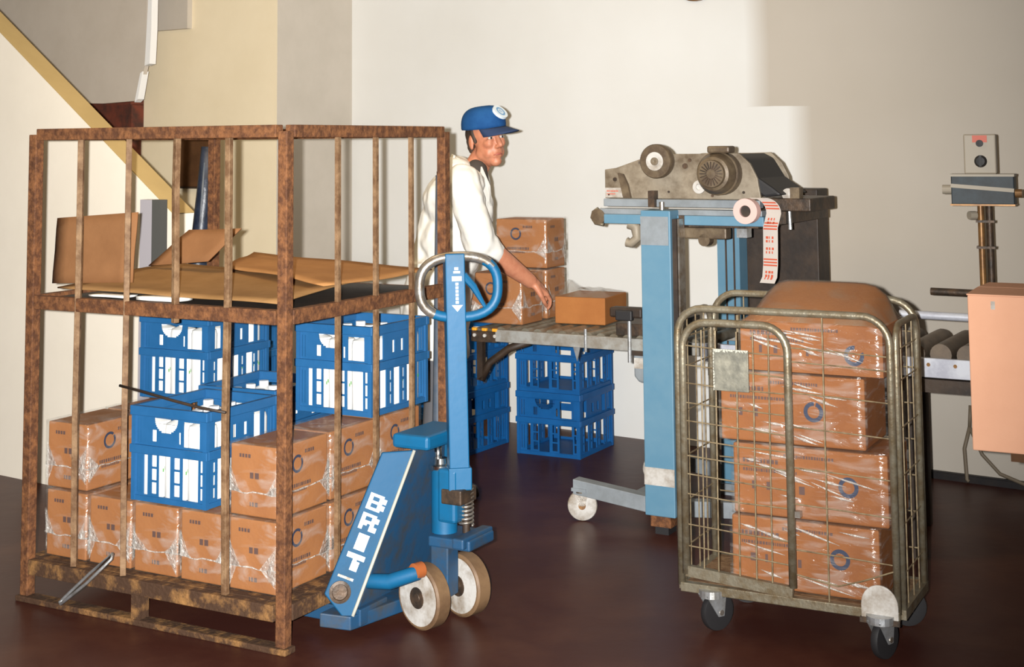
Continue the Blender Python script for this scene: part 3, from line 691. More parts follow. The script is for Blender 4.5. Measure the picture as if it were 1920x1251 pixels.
MB().tube([HP(.02, .0, 1.17), HP(.055, .0, 1.13), HP(.095, .0, 1.06)], [.014, .013, .006], 8).build('release_lever', PBLUE, pt, smooth='auto')
fn = (hx*.2 - hy).normalized(); fX = hx
mb = MB(); fx = hx; O = HP(.004, -.0355, 0)
def dec(x0, z0, x1, z1, taper=None):
    P = lambda x, z: O + fx*x + Vector((-.016*(z-.46)/.785, 0, z))
    if taper: mb.add([P(x0, z1), P(x1, z1), P((x0+x1)/2, z0)], [(0, 1, 2)])
    else: mb.add([P(x0, z0), P(x1, z0), P(x1, z1), P(x0, z1)], [(0, 1, 2, 3)])
dec(-.017, 1.152, .017, 1.168); dec(-.019, 1.048, .019, 1.070, True)
for k in range(6): dec(-.005, 1.075+k*.0125, .005, 1.075+k*.0125+.009)
mb.build('arrow_decal', WHITEP, col, fix=False)
mb = MB(); dec(-.012, 1.178, .012, 1.186); dec(-.008, 1.189, .006, 1.199); mb.build('symbol_decal', HUBW, col, fix=False)
# steering wheels
wa = Vector((.20, .98, 0)).normalized(); wc = Vector((.0, 0, .105))
wa = (Vector((math.cos(TR.rz), -math.sin(TR.rz), 0))*.71 + Vector((math.sin(TR.rz), math.cos(TR.rz), 0))*.70).normalized()
for s_ in (-1, 1):
    c = wc + wa*(s_*.092) + Vector((.0, -.0, 0))
    wl = MB().lathe(c, wa, [(.070, -.028), (.098, -.030), (.105, -.024), (.105, .024), (.098, .030), (.070, .028)], 40).build('steer_wheel', TYRE, pt, smooth='auto')
    MB().lathe(c, wa, [(.034, -.034), (.080, -.031), (.092, -.0305), (.092, .0305), (.080, .031), (.034, .034)], 36).build('wheel_disc', HUBW, wl, smooth='auto')
    MB().lathe(c, wa, [(0, -.0372), (.014, -.0372), (.016, -.0355), (.034, -.0355), (.036, -.033), (.036, .033), (.034, .0355), (.016, .0355), (.014, .0372), (0, .0372)], 24).build('wheel_bearing', GREASE, wl, smooth='auto')
MB().cyl(wc - wa*.12, wc + wa*.12, .016, 14).build('axle', GREASE, pt)
MB().box((-.035, -.035, .09), (.035, .035, .27)).build('axle_bracket', PBLUD, pt, bevel=.005)

# ------------------------------------------------------------------ roll cage
rc = empty('roll_cage', ROLL.g(0, 0), ROLL.rz, 'galvanised wire roll cage stacked with film-wrapped cartons', 'roll cage')
RX0, RX1, RD = -.675, .052, .37
def arc_frame(x0, x1, y, z0, z1, r=.09, n=7):
    pts = [(x0, y, z0)]
    for k in range(n+1): t = math.pi - math.pi/2*k/n; pts.append((x0+r+r*math.cos(t), y, z1-r+r*math.sin(t)))
    for k in range(n+1): t = math.pi/2 - math.pi/2*k/n; pts.append((x1-r+r*math.cos(t), y, z1-r+r*math.sin(t)))
    return pts + [(x1, y, z0)]
MB().tube(arc_frame(RX0, RX1-.008, 0, .14, 1.058), .0125, 12).build('front_frame', ZINC, rc, smooth=True)
MB().tube(arc_frame(RX0, RX1, RD, .14, 1.075), .0125, 12).build('rear_frame', ZINC, rc, smooth=True)
def side_frame(x):
    pts = [(x, .03, .15)]; z1, r = 1.03, .06
    for k in range(6): t = math.pi - math.pi/2*k/5; pts.append((x, .03+r+r*math.cos(t), z1-r+r*math.sin(t)))
    for k in range(6): t = math.pi/2 - math.pi/2*k/5; pts.append((x, RD-.03-r+r*math.cos(t), z1-r+r*math.sin(t)))
    return pts + [(x, RD-.03, .15)]
MB().tube(side_frame(RX1+.004), .011, 10).build('side_frame', ZINC, rc, smooth=True)
MB().tube(side_frame(RX0-.002), .011, 10).build('side_frame', ZINC, rc, smooth=True)
gate = MB().tube(arc_frame(-.648, -.284, -.024, .185, 1.015, .085), .0135, 12).build('gate', ZINC, rc, smooth=True, label='half-width hinged gate on the front')
MB().bar((-.648, -.024, .195), (-.284, -.024, .17), .020, .035).build('gate_foot_bar', ZINC, gate)
mb = MB()
for x in (-.585, -.535, -.462, -.405, -.352): mb.cyl((x, -.024, .19), (x+.004, -.024, .99), .0026, 6)
for k, z in enumerate((.265, .335, .435, .500, .560, .615, .675, .735, .80, .86, .925)): mb.tube([(-.645, -.028, z+.012), (-.45, -.028+.002*(k % 2), z), (-.288, -.028, z-.010+.004*(k % 3))], .0024, 6)
mb.build('gate_mesh', WIRE, gate)
mb = MB()
for z in (.300, .445, .560, .690, .80, .90, .945): mb.tube([(-.28, -.004, z), (-.12, -.008, z-.004), (RX1-.012, -.004, z-.012)], .0024, 6)
mb.tube([(-.28, -.004, .222), (-.14, -.014, .205), (-.06, -.016, .232), (RX1-.01, -.006, .272)], .0026, 6)
mb.cyl((-.172, -.004, .14), (-.172, -.004, 1.05), .0028, 6)
mb.build('front_mesh', WIRE, rc)
mb = MB()
for x in (-.56, -.44, -.32, -.2, -.08): mb.cyl((x, RD, .15), (x, RD, 1.07), .0026, 6)
for z in (.25, .37, .49, .61, .73, .85, .97): mb.cyl((RX0, RD, z), (RX1, RD, z), .0026, 6)
mb.build('rear_mesh', WIRE, rc)
for x in (RX1+.004, RX0-.002):
    mb = MB()
    for y in (.10, .185, .27): mb.cyl((x, y, .15), (x, y, 1.02), .0026, 6)
    for z in (.25, .40, .55, .70, .85, .95): mb.cyl((x, .03, z), (x, RD-.03, z), .0026, 6)
    mb.build('side_mesh', WIRE, rc)
MB().bar((-.575, RD-.018, .155), (-.575, RD-.018, 1.0), .008, .025).build('stay', WIRE, rc)
# base
MB().bar((RX0, 0, .135), (RX1, 0, .135), .03, .03).build('base_rail', ZINC, rc, bevel=.003); MB().bar((RX0, RD, .135), (RX1, RD, .135), .03, .03).build('base_rail', ZINC, rc, bevel=.003)
MB().bar((RX0, .015, .135), (RX0, RD-.015, .135), .03, .03).build('base_rail', ZINC, rc); MB().bar((RX1, .015, .135), (RX1, RD-.015, .135), .03, .03).build('base_rail', ZINC, rc)
MB().box((RX0+.015, .015, .128), (RX1-.015, RD-.015, .150)).build('base_plate', RUSTL, rc)
# number plate wired to the gate
pl = MB().box((-.536, -.036, .795), (-.414, -.031, .932)).build('wired_plate', PLATEG, gate, bevel=.002)
mb = MB(); r = random.Random(5)
for k in range(14): x = -.536 + k*.0088; mb.add([(x, -.0372, .932), (x+.008, -.0372, .932), (x+.008, -.0372, .932-r.uniform(.002, .012)), (x, -.0372, .932-r.uniform(.002, .012))], [(0, 1, 2, 3)])
for k in range(14): mb.add([(-.536, -.0372, .795+k*.0098), (-.536+r.uniform(.001, .006), -.0372, .795+k*.0098), (-.536+r.uniform(.001, .006), -.0372, .803+k*.0098), (-.536, -.0372, .803+k*.0098)], [(0, 1, 2, 3)])
mb.build('chipped_edge', PLATEE, pl, fix=False)
# corner bumper and casters
mb = MB(); P_ = []
for k in range(15): t = math.pi*k/14; P_.append((-.008+.058*math.cos(t), -.022, .165+.062*math.sin(t)))
mb.prism([(.050, -.022, .125), *P_, (-.066, -.022, .125)], (0, .008, 0)); mb.build('corner_plate', HUBW, rc, bevel=.002)
MB().bar((-.07, -.022, .118), (.055, -.022, .118), .012, .016).build('corner_strip', GREASE, rc)
MB().box((-.268, -.04, .41), (-.25, -.018, .43)).build('gate_catch', STEEL, rc)
def caster(x, y, ang, r=.062, fork=ZINCB):
    c = Vector((x, y, r)); d = Vector((math.cos(ang), math.sin(ang), 0)); q = Vector((-d.y, d.x, 0)); off = d*.02
    e = MB()
    for s_ in (-1, 1):
        cc = c + q*s_*.02
        e.prism([cc-d*.042+Vector((0, 0, .062))-off, cc+d*.042+Vector((0, 0, .062))-off, cc+d*.012-Vector((0, 0, .012)), cc-d*.012-Vector((0, 0, .012))], q*s_*.004)
    e.cyl(c-off+Vector((0, 0, .052)), c-off+Vector((0, 0, .075)), .044, 18); ob = e.build('caster_fork', fork, rc)
    MB().lathe(c, q, [(.02, -.013), (r-.012, -.013), (r-.002, -.012), (r, -.006), (r, .006), (r-.002, .012), (r-.012, .013), (.02, .013)], 28).build('caster_wheel', BLACKR, ob, smooth='auto')
    MB().lathe(c, q, [(0, -.026), (.009, -.026), (.009, .026), (0, .026)], 12).build('caster_bolt', STEEL, ob)
    return ob
caster(.0, .0, math.radians(70)); caster(-.56, .02, math.radians(60)); caster(0.0, RD-.03, math.radians(30)); caster(-.56, RD-.03, math.radians(20))
# cartons in it
names = ['bottom', 'second', 'third', 'top']
zb = .152
rows = [(-.515, -.012, .232), (-.505, .022, .235), (-.545, -.045, .235), (-.470, .018, .165)]
for k, (xa, xb, hh) in enumerate(rows):
    wv = xb - xa; dv = .30; e = empty('wrapped_carton', ROLL.g((xa+xb)/2, .185, zb), ROLL.rz, 'film-wrapped brown carton in the roll cage, %s of the stack' % names[k], 'carton', 'cartons in the roll cage')
    i = .006
    if k < 3:
        MB().box((-wv/2+i, -dv/2+i, .001), (wv/2-i, dv/2-i, hh-i)).build('carton', CARDR, e, bevel=.006)
    else:   # the top one bulges under its wrap
        mb = MB(); n = 14; vs = []; fs = []
        for j in range(n+1):
            for q in range(n+1):
                u, v = q/n*2-1, j/n*2-1; sv = min(1, max(0, (v+1)/1.5)); z = hh-i + .004 + .118*max(0, 1-abs(u)**7)*(sv**.8)*(1 if v < .55 else max(0, 1-((v-.55)/.45)**2)) ; vs.append(((wv/2-i)*u, (dv/2-i)*v, z if max(abs(u), abs(v)) < .99 else hh-i))
        for j in range(n):
            for q in range(n): kk = j*(n+1)+q; fs.append((kk, kk+1, kk+n+2, kk+n+1))
        mb.box((-wv/2+i, -dv/2+i, .001), (wv/2-i, dv/2-i, hh-i)); mb.build('carton', CARDR, e)
        top = MB(); top.add([Vector(q)+Vector((0, 0, .004)) for q in vs], fs); top.build('domed_top', FILMD, e, smooth=True, fix=False)
        crd = MB(); crd.add(vs, fs); crd.build('carton_lid', CARDR, e, smooth=True, fix=False)
    mb = MB(); cx = [.118, .13, .075, .145][k]; ring(mb, (cx, -dv/2+i-.0015, hh*[.52, .5, .48, .40][k]), (1, 0, 0), (0, 0, 1), .020, .033, 30, ((), (), (6,), (2, 3, 4, 5, 6))[k]); mb.build('ring_emblem', RINGB, e, fix=False)
    mb = MB(); marks(mb, (-wv/2+.02, -dv/2+i-.0015, 0), (1, 0, 0), (0, 0, 1), [(.02, hh*.72, .12, .014), (.02, hh*.60, .18, .010), (.16, hh*.83, .16, .010), (.05, hh*.36, .016, .026), (.10, hh*.36, .016, .026), (.21, hh*.34, .016, .026)], 11+k); mb.build('carton_print', INK, e, fix=False)
    wr = link_mesh('plastic_wrap', film_mesh((wv, dv, hh), 31+k*7, .008, 14), FILMR, e)
    mb = MB(); r = random.Random(40+k)
    for _ in range(11):     # bunched creases of the film across the front
        x, z = r.uniform(-wv*.45, wv*.25), r.uniform(.03, hh*.95); L_ = r.uniform(.05, .20); sl = r.uniform(-.34, -.08)
        pts = [(x+L_*t, -dv/2-.001-.002*math.sin(math.pi*t), max(.004, min(hh-.004, z+sl*L_*t))) for t in (0, .25, .5, .75, 1)]
        if max(p[0] for p in pts) > wv/2: continue
        mb.tube(pts, [.0006, .0026, r.uniform(.003, .0075), .0030, .0006], 5)
    mb.build('film_crease', FILMS, wr, smooth=True)
    zb += hh + .0015

# ------------------------------------------------------------------ roller conveyor
CZ = .77
cv = empty('roller_conveyor', CONV.g(0, 0), CONV.rz, 'grey roller conveyor running along the white wall through the taping machine', 'conveyor')
def rail(x0, x1, y, mtl, h=.055): return MB().prism([(x0, y-.012, CZ-h), (x0, y+.012, CZ-h), (x0, y+.012, CZ), (x0, y-.012, CZ)], (x1-x0, 0, 0)).build('side_rail', mtl, cv, bevel=.003)
rail(-.80, .22, 0, GREYRAIL); rail(-.80, .22, .5, GREYRAIL); rail(.222, 2.6, 0, WHITERAIL, .075); rail(.222, 2.6, .5, WHITERAIL, .075)
MB().box((-.93, -.008, CZ-.06), (-.80, .008, CZ-.012)).build('infeed_rail', GREASE, cv); MB().box((-.93, .492, CZ-.06), (-.80, .508, CZ-.012)).build('infeed_rail', GREASE, cv)
x = -.91
while x < .24:
    if x < -.80: MB().cyl((x, .01, CZ-.018), (x, .49, CZ-.018), .020, 14).build('roller', ROLLER, cv, smooth='auto')
    else: MB().cyl((x, .012, CZ-.012), (x, .488, CZ-.012), .024, 14).build('roller', ROLLER, cv, smooth='auto')
    x += .064
x = .80
while x < 2.5:
    MB().cyl((x, .014, CZ+.012), (x, .486, CZ+.012), .042, 18).build('roller', ROLLERD, cv, smooth='auto'); x += .103
for k in range(3):
    MB().box((-.925+k*.055, -.016, CZ-.01), (-.90+k*.055, .0, CZ+.004)).build('yellow_stop', ORANGE, cv, bevel=.003)
    MB().cyl((-.91+k*.055, -.017, CZ-.03), (-.91+k*.055, -.009, CZ-.03), .008, 10).build('bolt', HUBW, cv)
mb_holes = [(.86+k*.103, CZ-.025) for k in range(12)]
for (hx_, hz_) in mb_holes: MB().cyl((hx_, -.0135, hz_), (hx_, -.0118, hz_), .0075, 12).build('rail_bolt', COPPER, cv)
MB().bar((.25, .0, CZ-.105), (2.6, .0, CZ-.105), .05, .05).build('under_beam', DKBROWN, cv); MB().bar((.25, .5, CZ-.105), (2.6, .5, CZ-.105), .05, .05).build('under_beam', DKBROWN, cv)
for lx, ly in ((1.005, .0), (1.105, .0), (1.005, .5), (2.3, .0), (2.3, .5)):
    MB().box((lx-.028, ly-.028, 0), (lx+.028, ly+.028, CZ-.13)).build('leg', DKBROWN, cv)
MB().box((-.255, .425, 0), (-.20, .475, CZ-.055)).build('leg', DKBROWN, cv); MB().box((-.30, .38, 0), (-.155, .52, .012)).build('leg_foot', MBLUG, cv)
MB().tube([(-.90, .03, CZ-.24), (-.86, .04, CZ-.16), (-.76, .05, CZ-.09), (-.66, .06, CZ-.055)], .018, 8).build('brace', DKBROWN, cv, smooth=True)
MB().bar((-.90, .03, CZ-.24), (-.90, .03, CZ-.06), .03, .03).build('brace', DKBROWN, cv)
for (rx, y, z, mt, ss) in ((1.06, .0, .935, WHITERAIL, .016), (1.06, .52, .975, GREASE, .016)):  # front rail in pale diffuse steel, its bright highlight put into the colour
    MB().cyl((rx, y, z), (2.6, y, z-.01), ss, 12).build('guide_rail', mt, cv, smooth='auto')
    MB().box((2.2, y-.01, CZ), (2.225, y+.01, z-.006)).build('guide_bracket', GREASE, cv)
# side guide clamp by the machine
MB().box((-.20, -.045, .862), (-.045, .02, .905)).build('guide_clamp', DKBROWN, cv, bevel=.008); MB().box((-.165, -.06, .850), (-.085, -.03, .895)).build('clamp_knob', BLACKR, cv, bevel=.006)
MB().cyl((-.11, -.03, .67), (-.11, -.03, .865), .009, 10).build('clamp_rod', ZINCB, cv, smooth='auto')
MB().cyl((-.33, -.02, .70), (-.33, -.02, .80), .007, 10).build('clamp_rod', ZINCB, cv); MB().prism([(-.395, -.016, .718), (-.36, -.016, .718), (-.375, -.016, .655)], (0, .006, 0)).build('bracket', ZINCB, cv)
MB().box((-.20, .02, .775), (.02, .46, .83)).build('intake_guard', GREASE, cv, bevel=.004)
mb = MB(); mb.prism([(-.100, -.02, .715), (.005, -.02, .715), (.005, -.02, .605), (-.02, -.02, .58), (-.075, -.02, .585), (-.098, -.02, .61)], (0, .13, 0)); mt = mb.build('drive_motor', MBLUG, cv, bevel=.01)
MB().box((-.094, -.0225, .645), (-.005, -.0205, .69)).build('motor_label', HUBW, mt)
MB().box((-.12, -.025, .70), (.02, .115, .72)).build('motor_plate', DKBROWN, cv)

# cartons on the conveyor
CT = CZ + .0125
def conv_pack(x, y, z, label, rz=math.pi/2):
    return place_pack(CONV.g(x, y, z), CONV.rz + rz, label, 'wrapped cartons on the conveyor')
conv_pack(-.852, .19, CT, 'film-wrapped carton on the conveyor under the man\'s hand', math.pi/2)
conv_pack(-.862, .445, CT, 'lower of two stacked cartons behind the one the man holds', math.pi/2 + .03)
conv_pack(-.862, .445, CT+.2400, 'upper of two stacked cartons at the height of the man\'s sleeve', math.pi/2 + .03)
e = empty('flat_carton', CONV.g(-.50, .38, CT), CONV.rz + .10, 'low brown carton with crumpled film on top, right of the stacked pair', 'carton')
MB().box((-.125, -.15, .001), (.125, .15, .125)).build('carton', CARD, e, bevel=.005)
mb = MB(); n = 12; vs = []; fs = []
for j in range(n+1):
    for i_ in range(n+1):
        u, v = i_/n, j/n; b_ = min(u, 1-u, v, 1-v)*6
        vs.append((-.128+.256*u, -.153+.306*v, .126 + min(1, b_)*(.012+.03*abs(noise.noise(Vector((u*4, v*4, 3.3)))) + .06*math.exp(-((u-.12)**2+(v-.3)**2)*28))))
for j in range(n):
    for i_ in range(n): k = j*(n+1)+i_; fs.append((k, k+1, k+n+2, k+n+1))
mb.add(vs, fs); mb.build('crumpled_film', FILMD, e, smooth=True, fix=False)

# ------------------------------------------------------------------ carton taping machine
tm = empty('taping_machine', CONV.g(.09, -.128), CONV.rz, 'light blue carton taping machine with grimy sealing head over the conveyor', 'machine')
def TMs(mb, nm, mt, **k):
    o = mb.build(nm, mt, tm, **k); return o
T = lambda x, y, z: Vector((x-.09, y+.128, z))
def tb(x0, y0, z0, x1, y1, z1): return MB().box(T(x0, y0, z0), T(x1, y1, z1))
colm = TMs(tb(.022, -.185, .075, .158, -.075, 1.335), 'column', MBLUE, bevel=.004)
MB().box(T(.022, -.187, .20), T(.158, -.1845, .272)).build('white_band', HUBW, colm)
MB().box(T(.022, -.187, 1.19), T(.150, -.1845, 1.31)).build('worn_patch', MBLUG, colm)
TMs(tb(.158, -.165, .30, .178, -.09, 1.30), 'column_track', DKBROWN)
TMs(tb(.180, -.160, .30, .188, -.10, 1.30), 'column_strip', STEEL)
TMs(tb(.045, -.18, .032, .135, -.08, .075), 'column_foot', RUST); TMs(tb(.06, -.17, .0, .12, -.09, .032), 'column_pad', BLACKR)
rear = TMs(tb(.055, .60, .05, .165, .70, 1.27), 'column', MBLUE)
TMs(tb(.095, .596, .30, .103, .60, 1.25), 'column_groove', DKBROWN); TMs(tb(.135, .596, .30, .143, .60, 1.25), 'column_groove', DKBROWN)
TMs(tb(.04, .58, .0, .18, .72, .05), 'column_foot', MBLUG)
# foot beams with castors
TMs(MB().prism([T(-.33, -.16, .115), T(.05, -.16, .075), T(.05, -.16, .140), T(-.33, -.16, .178)], (0, .06, 0)), 'foot_beam', MBLUG, bevel=.003)
TMs(MB().prism([T(.13, -.16, .075), T(.62, -.16, .115), T(.62, -.16, .178), T(.13, -.16, .140)], (0, .06, 0)), 'foot_beam', MBLUG, bevel=.003)
TMs(MB().prism([T(-.33, .62, .10), T(.06, .62, .06), T(.06, .62, .125), T(-.33, .62, .165)], (0, .06, 0)), 'foot_beam', MBLUG)
def tcast(x, y, rot):
    c = T(x, y, .065); d = Vector((math.cos(rot), math.sin(rot), 0)); q = Vector((-d.y, d.x, 0))
    f_ = MB().prism([c-d*.03+Vector((0, 0, .06))-q*.02, c+d*.03+Vector((0, 0, .06))-q*.02, c+d*.012-q*.02, c-d*.012-q*.02], q*.004)
    f_.prism([c-d*.03+Vector((0, 0, .06))+q*.016, c+d*.03+Vector((0, 0, .06))+q*.016, c+d*.012+q*.016, c-d*.012+q*.016], q*.004)
    f_.cyl(c+Vector((0, 0, .055)), c+Vector((0, 0, .072)), .035, 16); fo = TMs(f_, 'castor_fork', STEEL)
    MB().lathe(c, q, [(.012, -.014), (.05, -.014), (.062, -.010), (.065, -.005), (.065, .005), (.062, .010), (.05, .014), (.012, .014)], 28).build('castor_wheel', HUBW, fo, smooth='auto')
    MB().lathe(c, q, [(0, -.017), (.016, -.017), (.016, .017), (0, .017)], 16).build('castor_hub', COPPER, fo)
tcast(-.30, -.128, math.radians(20)); tcast(.59, -.128, math.radians(20)); tcast(-.30, .65, math.radians(20))
TMs(tb(-.335, -.165, .128, -.265, -.095, .142), 'castor_plate', MBLUG); TMs(tb(.555, -.165, .128, .625, -.095, .142), 'castor_plate', MBLUG); TMs(tb(-.335, .615, .128, -.265, .685, .142), 'castor_plate', MBLUG)
# head: lower rails
TMs(tb(-.205, -.075, 1.345, .515, -.03, 1.378), 'head_rail', MBLUG, bevel=.003)
TMs(tb(-.215, -.095, 1.312, .53, -.03, 1.336), 'head_rail', MBLUG, bevel=.003)
TMs(tb(-.19, -.105, 1.272, .54, -.03, 1.312), 'head_rail', MBLUE, bevel=.003)
TMs(MB().lathe(T(-.222, -.10, 1.300), (0, 1, 0), [(.010, 0), (.034, .002), (.034, .062), (.010, .064)], 24), 'belt_pulley', MDARK, smooth='auto')
mb = MB(); mb.tube([T(-.225, -.085, 1.334), T(-.250, -.085, 1.318), T(-.256, -.085, 1.296), T(-.24, -.085, 1.272), T(-.20, -.085, 1.266)], .009, 8); TMs(mb, 'belt', ZINC, smooth=True)
TMs(tb(-.05, -.06, 1.262, .50, .60, 1.30), 'head_bed', GREASE)
# side plate outline
poly = [(-.205, 1.380), (-.205, 1.505), (-.15, 1.512), (-.04, 1.548), (.10, 1.572), (.33, 1.572), (.42, 1.575), (.47, 1.53), (.50, 1.47), (.515, 1.380)]
sp_ = TMs(MB().prism([T(x, -.058, z) for x, z in poly], (0, .016, 0)), 'side_plate', MGREY, bevel=.003)
TMs(MB().prism([T(x, .34, z) for x, z in poly], (0, .016, 0)), 'side_plate', MGREY, bevel=.003)
MB().box(T(-.203, -.060, 1.383), T(-.115, -.0585, 1.425)).build('maker_sticker', HUBW, sp_)
mb = MB(); marks(mb, T(-.195, -.0607, 0), (1, 0, 0), (0, 0, 1), [(0, 1.408, .055, .006), (.0, 1.396, .04, .005)], 2); mb.build('sticker_print', REDP, sp_, fix=False)
MB().prism([T(-.11, -.075, 1.382), T(-.075, -.075, 1.382), T(-.088, -.075, 1.44), T(-.11, -.075, 1.485), T(-.135, -.075, 1.49)], (0, .018, 0)).build('guard_lip', MDARK, sp_)
for (x, z, r_) in ((-.155, 1.462, .009), (.178, 1.52, .012), (.10, 1.41, .005), (.20, 1.545, .008), (.44, 1.41, .006), (.30, 1.395, .006), (-.185, 1.395, .004), (.02, 1.50, .006)):
    MB().cyl(T(x, -.062, z), T(x, -.0575, z), r_, 12).build('bolt', GREASE, sp_)
# tape reel, motor, small knob
rl = TMs(MB().lathe(T(.060, -.062, 1.541), (0, -1, 0), [(.030, 0), (.072, .002), (.074, .012), (.074, .040), (.070, .046), (.035, .047), (.034, .044)], 36), 'tape_reel', MDARK, smooth='auto')
MB().lathe(T(.060, -.108, 1.541), (0, -1, 0), [(.038, 0), (.040, .006), (.030, .008), (.022, .004), (0, .004)], 28).build('reel_hub', HUBW, rl, smooth='auto')
MB().lathe(T(.060, -.112, 1.541), (0, -1, 0), [(.017, 0), (.017, .006), (.008, .008), (0, .004)], 18).build('hub_nut', MGREY, rl, smooth='auto')
MB().bar(T(-.02, -.10, 1.535), T(.02, -.10, 1.54), .01, .012).build('reel_arm', STEEL, rl)
mo = TMs(MB().lathe(T(.345, -.062, 1.490), (0, -1, 0), [(.092, 0), (.092, .05), (.086, .055), (.086, .065), (.070, .10), (.058, .105), (.055, .12), (0, .122)], 32), 'head_motor', MDARK, smooth='auto')
mb = MB()
for k in range(20):
    t = 2*math.pi*k/20; mb.bar(T(.345+.02*math.cos(t), -.186, 1.49+.02*math.sin(t)), T(.345+.05*math.cos(t), -.184, 1.49+.05*math.sin(t)), .004, .004, (0, -1, 0))
mb.build('motor_grille', GREASE, mo)
TMs(tb(.31, -.14, 1.575, .41, -.065, 1.605), 'motor_box', MDARK, bevel=.008)
TMs(MB().prism([T(.40, -.04, 1.575), T(.45, -.04, 1.55), T(.50, -.04, 1.47), T(.56, -.04, 1.43), T(.60, -.04, 1.40), T(.52, -.04, 1.39), T(.45, -.04, 1.44), T(.40, -.04, 1.50)], (0, .34, 0)), 'head_cover', BLACKR, bevel=.01)
TMs(MB().lathe(T(.245, -.062, 1.432), (0, -1, 0), [(.028, 0), (.028, .012), (.014, .014), (.012, .006), (0, .006)], 22), 'tension_knob', HUBW, smooth='auto')
TMs(tb(.02, -.10, 1.345, .05, -.06, 1.415), 'head_latch', GREASE); TMs(MB().cyl(T(.085, -.10, 1.335), T(.085, -.10, 1.368), .012, 14), 'latch_stud', STEEL)
TMs(MB().tube([T(-.09, -.05, 1.27), T(-.06, -.05, 1.255), T(-.055, -.05, 1.21), T(-.085, -.05, 1.185), T(-.105, -.05, 1.19)], [.026, .026, .022, .020, .022], 12), 'tension_hook', MGREY, smooth='auto')
TMs(tb(.16, -.09, 1.215, .37, -.03, 1.262), 'head_bracket', MDARK, bevel=.006); TMs(MB().cyl(T(.27, -.09, 1.21), T(.27, -.04, 1.21), .026, 18), 'bracket_roller', MDARK)
TMs(tb(.42, -.10, 1.225, .465, -.045, 1.262), 'sensor_block', ZINCB); TMs(tb(.165, -.11, 1.262, .19, -.05, 1.312), 'clamp_block', GREASE)
# roll of printed tape with its tail
tr = TMs(MB().lathe(T(.482, -.115, 1.337), (0, -1, 0), [(.024, 0), (.052, 0), (.052, .046), (.024, .046), (.024, 0)], 36), 'printed_tape_roll', PINK, smooth='auto')
MB().lathe(T(.482, -.118, 1.337), (0, -1, 0), [(.0235, 0), (.0235, .03), (0, .03)], 24).build('tape_core', DKBROWN, tr)
mb = MB(); P1 = []
for k in range(9): t = math.radians(110-k*14); P1.append(T(.494+.062*math.cos(t), -.112, 1.330+.060*math.sin(t)))
P1 += [T(.540, -.112, 1.27), T(.539, -.112, 1.20), T(.537, -.112, 1.12), T(.532, -.112, 1.07), T(.520, -.112, 1.045)]
for p, q in zip(P1, P1[1:]): mb.add([p, q, q+Vector((-.004, -.055, 0)), p+Vector((-.004, -.055, 0))], [(0, 1, 2, 3)])
mb2 = MB(); tail = [(p, q) for p, q in zip(P1, P1[1:])]
for p, q in zip(P1, P1[1:]):
    mb2.add([p, q, q+Vector((.068, -.015, 0)), p+Vector((.068, -.015, 0))], [(0, 1, 2, 3)])
tl = mb2.build('tape_tail', TAPE, tr, fix=False); s5 = tl.modifiers.new('thickness', 'SOLIDIFY'); s5.thickness = .0012; s5.offset = -1
mb = MB(); r = random.Random(9)
def on_tail(z0, z1, u0, u1):
    def at(z):
        for p, q in zip(P1[4:], P1[5:]):
            if min(p.z, q.z) <= z <= max(p.z, q.z): return p + (q-p)*((z-p.z)/(q.z-p.z))
        return P1[-1]
    W2 = Vector((.068, -.015, 0)); n_ = Vector((-.0004, -.0018, 0))
    a0, a1 = at(z0), at(z1); mb.add([a0+W2*u0+n_, a0+W2*u1+n_, a1+W2*u1+n_, a1+W2*u0+n_], [(0, 1, 2, 3)])
for bars, words_ in ((1.345, (1.30, 1.285)), (1.262, (1.225, 1.21, 1.18, 1.165)), (1.115, (1.085, 1.07, 1.06))):
    mb = MB()
    for k in range(3): on_tail(bars+k*.012, bars+k*.012+.006, .04, .96)
    mb.build('red_stripes', REDP, tl, fix=False); mb = MB()
    for zc in words_:
        for k in range(3): u = .2+k*.2; on_tail(zc, zc+.010, u, u+r.uniform(.06, .17))
    mb.build('red_lettering', REDP, tl, fix=False)
# dark cabinet behind, with lever
TMs(tb(.13, .74, .06, .50, .90, 1.40), 'control_cabinet', DKBROWN, bevel=.006); TMs(tb(.14, .75, .0, .49, .89, .06), 'cabinet_plinth', BLACKR)
TMs(tb(.155, .60, 1.27, .19, .66, 1.31), 'tie_bar', MBLUG)
TMs(MB().cyl(T(.455, .10, 1.375), T(.58, .06, 1.395), .010, 10), 'crank_arm', STEEL); TMs(MB().lathe(T(.60, .05, 1.40), (0, -1, 0), [(.0, -.02), (.026, -.018), (.026, .018), (0, .02)], 18), 'crank_boss', HUBW, smooth='auto')
TMs(MB().cyl(T(.60, .04, 1.385), T(.605, .04, 1.255), .008, 10), 'crank_handle', ZINCB)
TMs(tb(.52, .02, 1.33, .70, .36, 1.385), 'tail_frame', GREASE, bevel=.005); TMs(tb(.62, .0, 1.385, .66, .05, 1.43), 'tail_bracket', MDARK)
TMs(tb(.44, .0, 1.28, .60, .58, 1.33), 'tail_frame', GREASE)

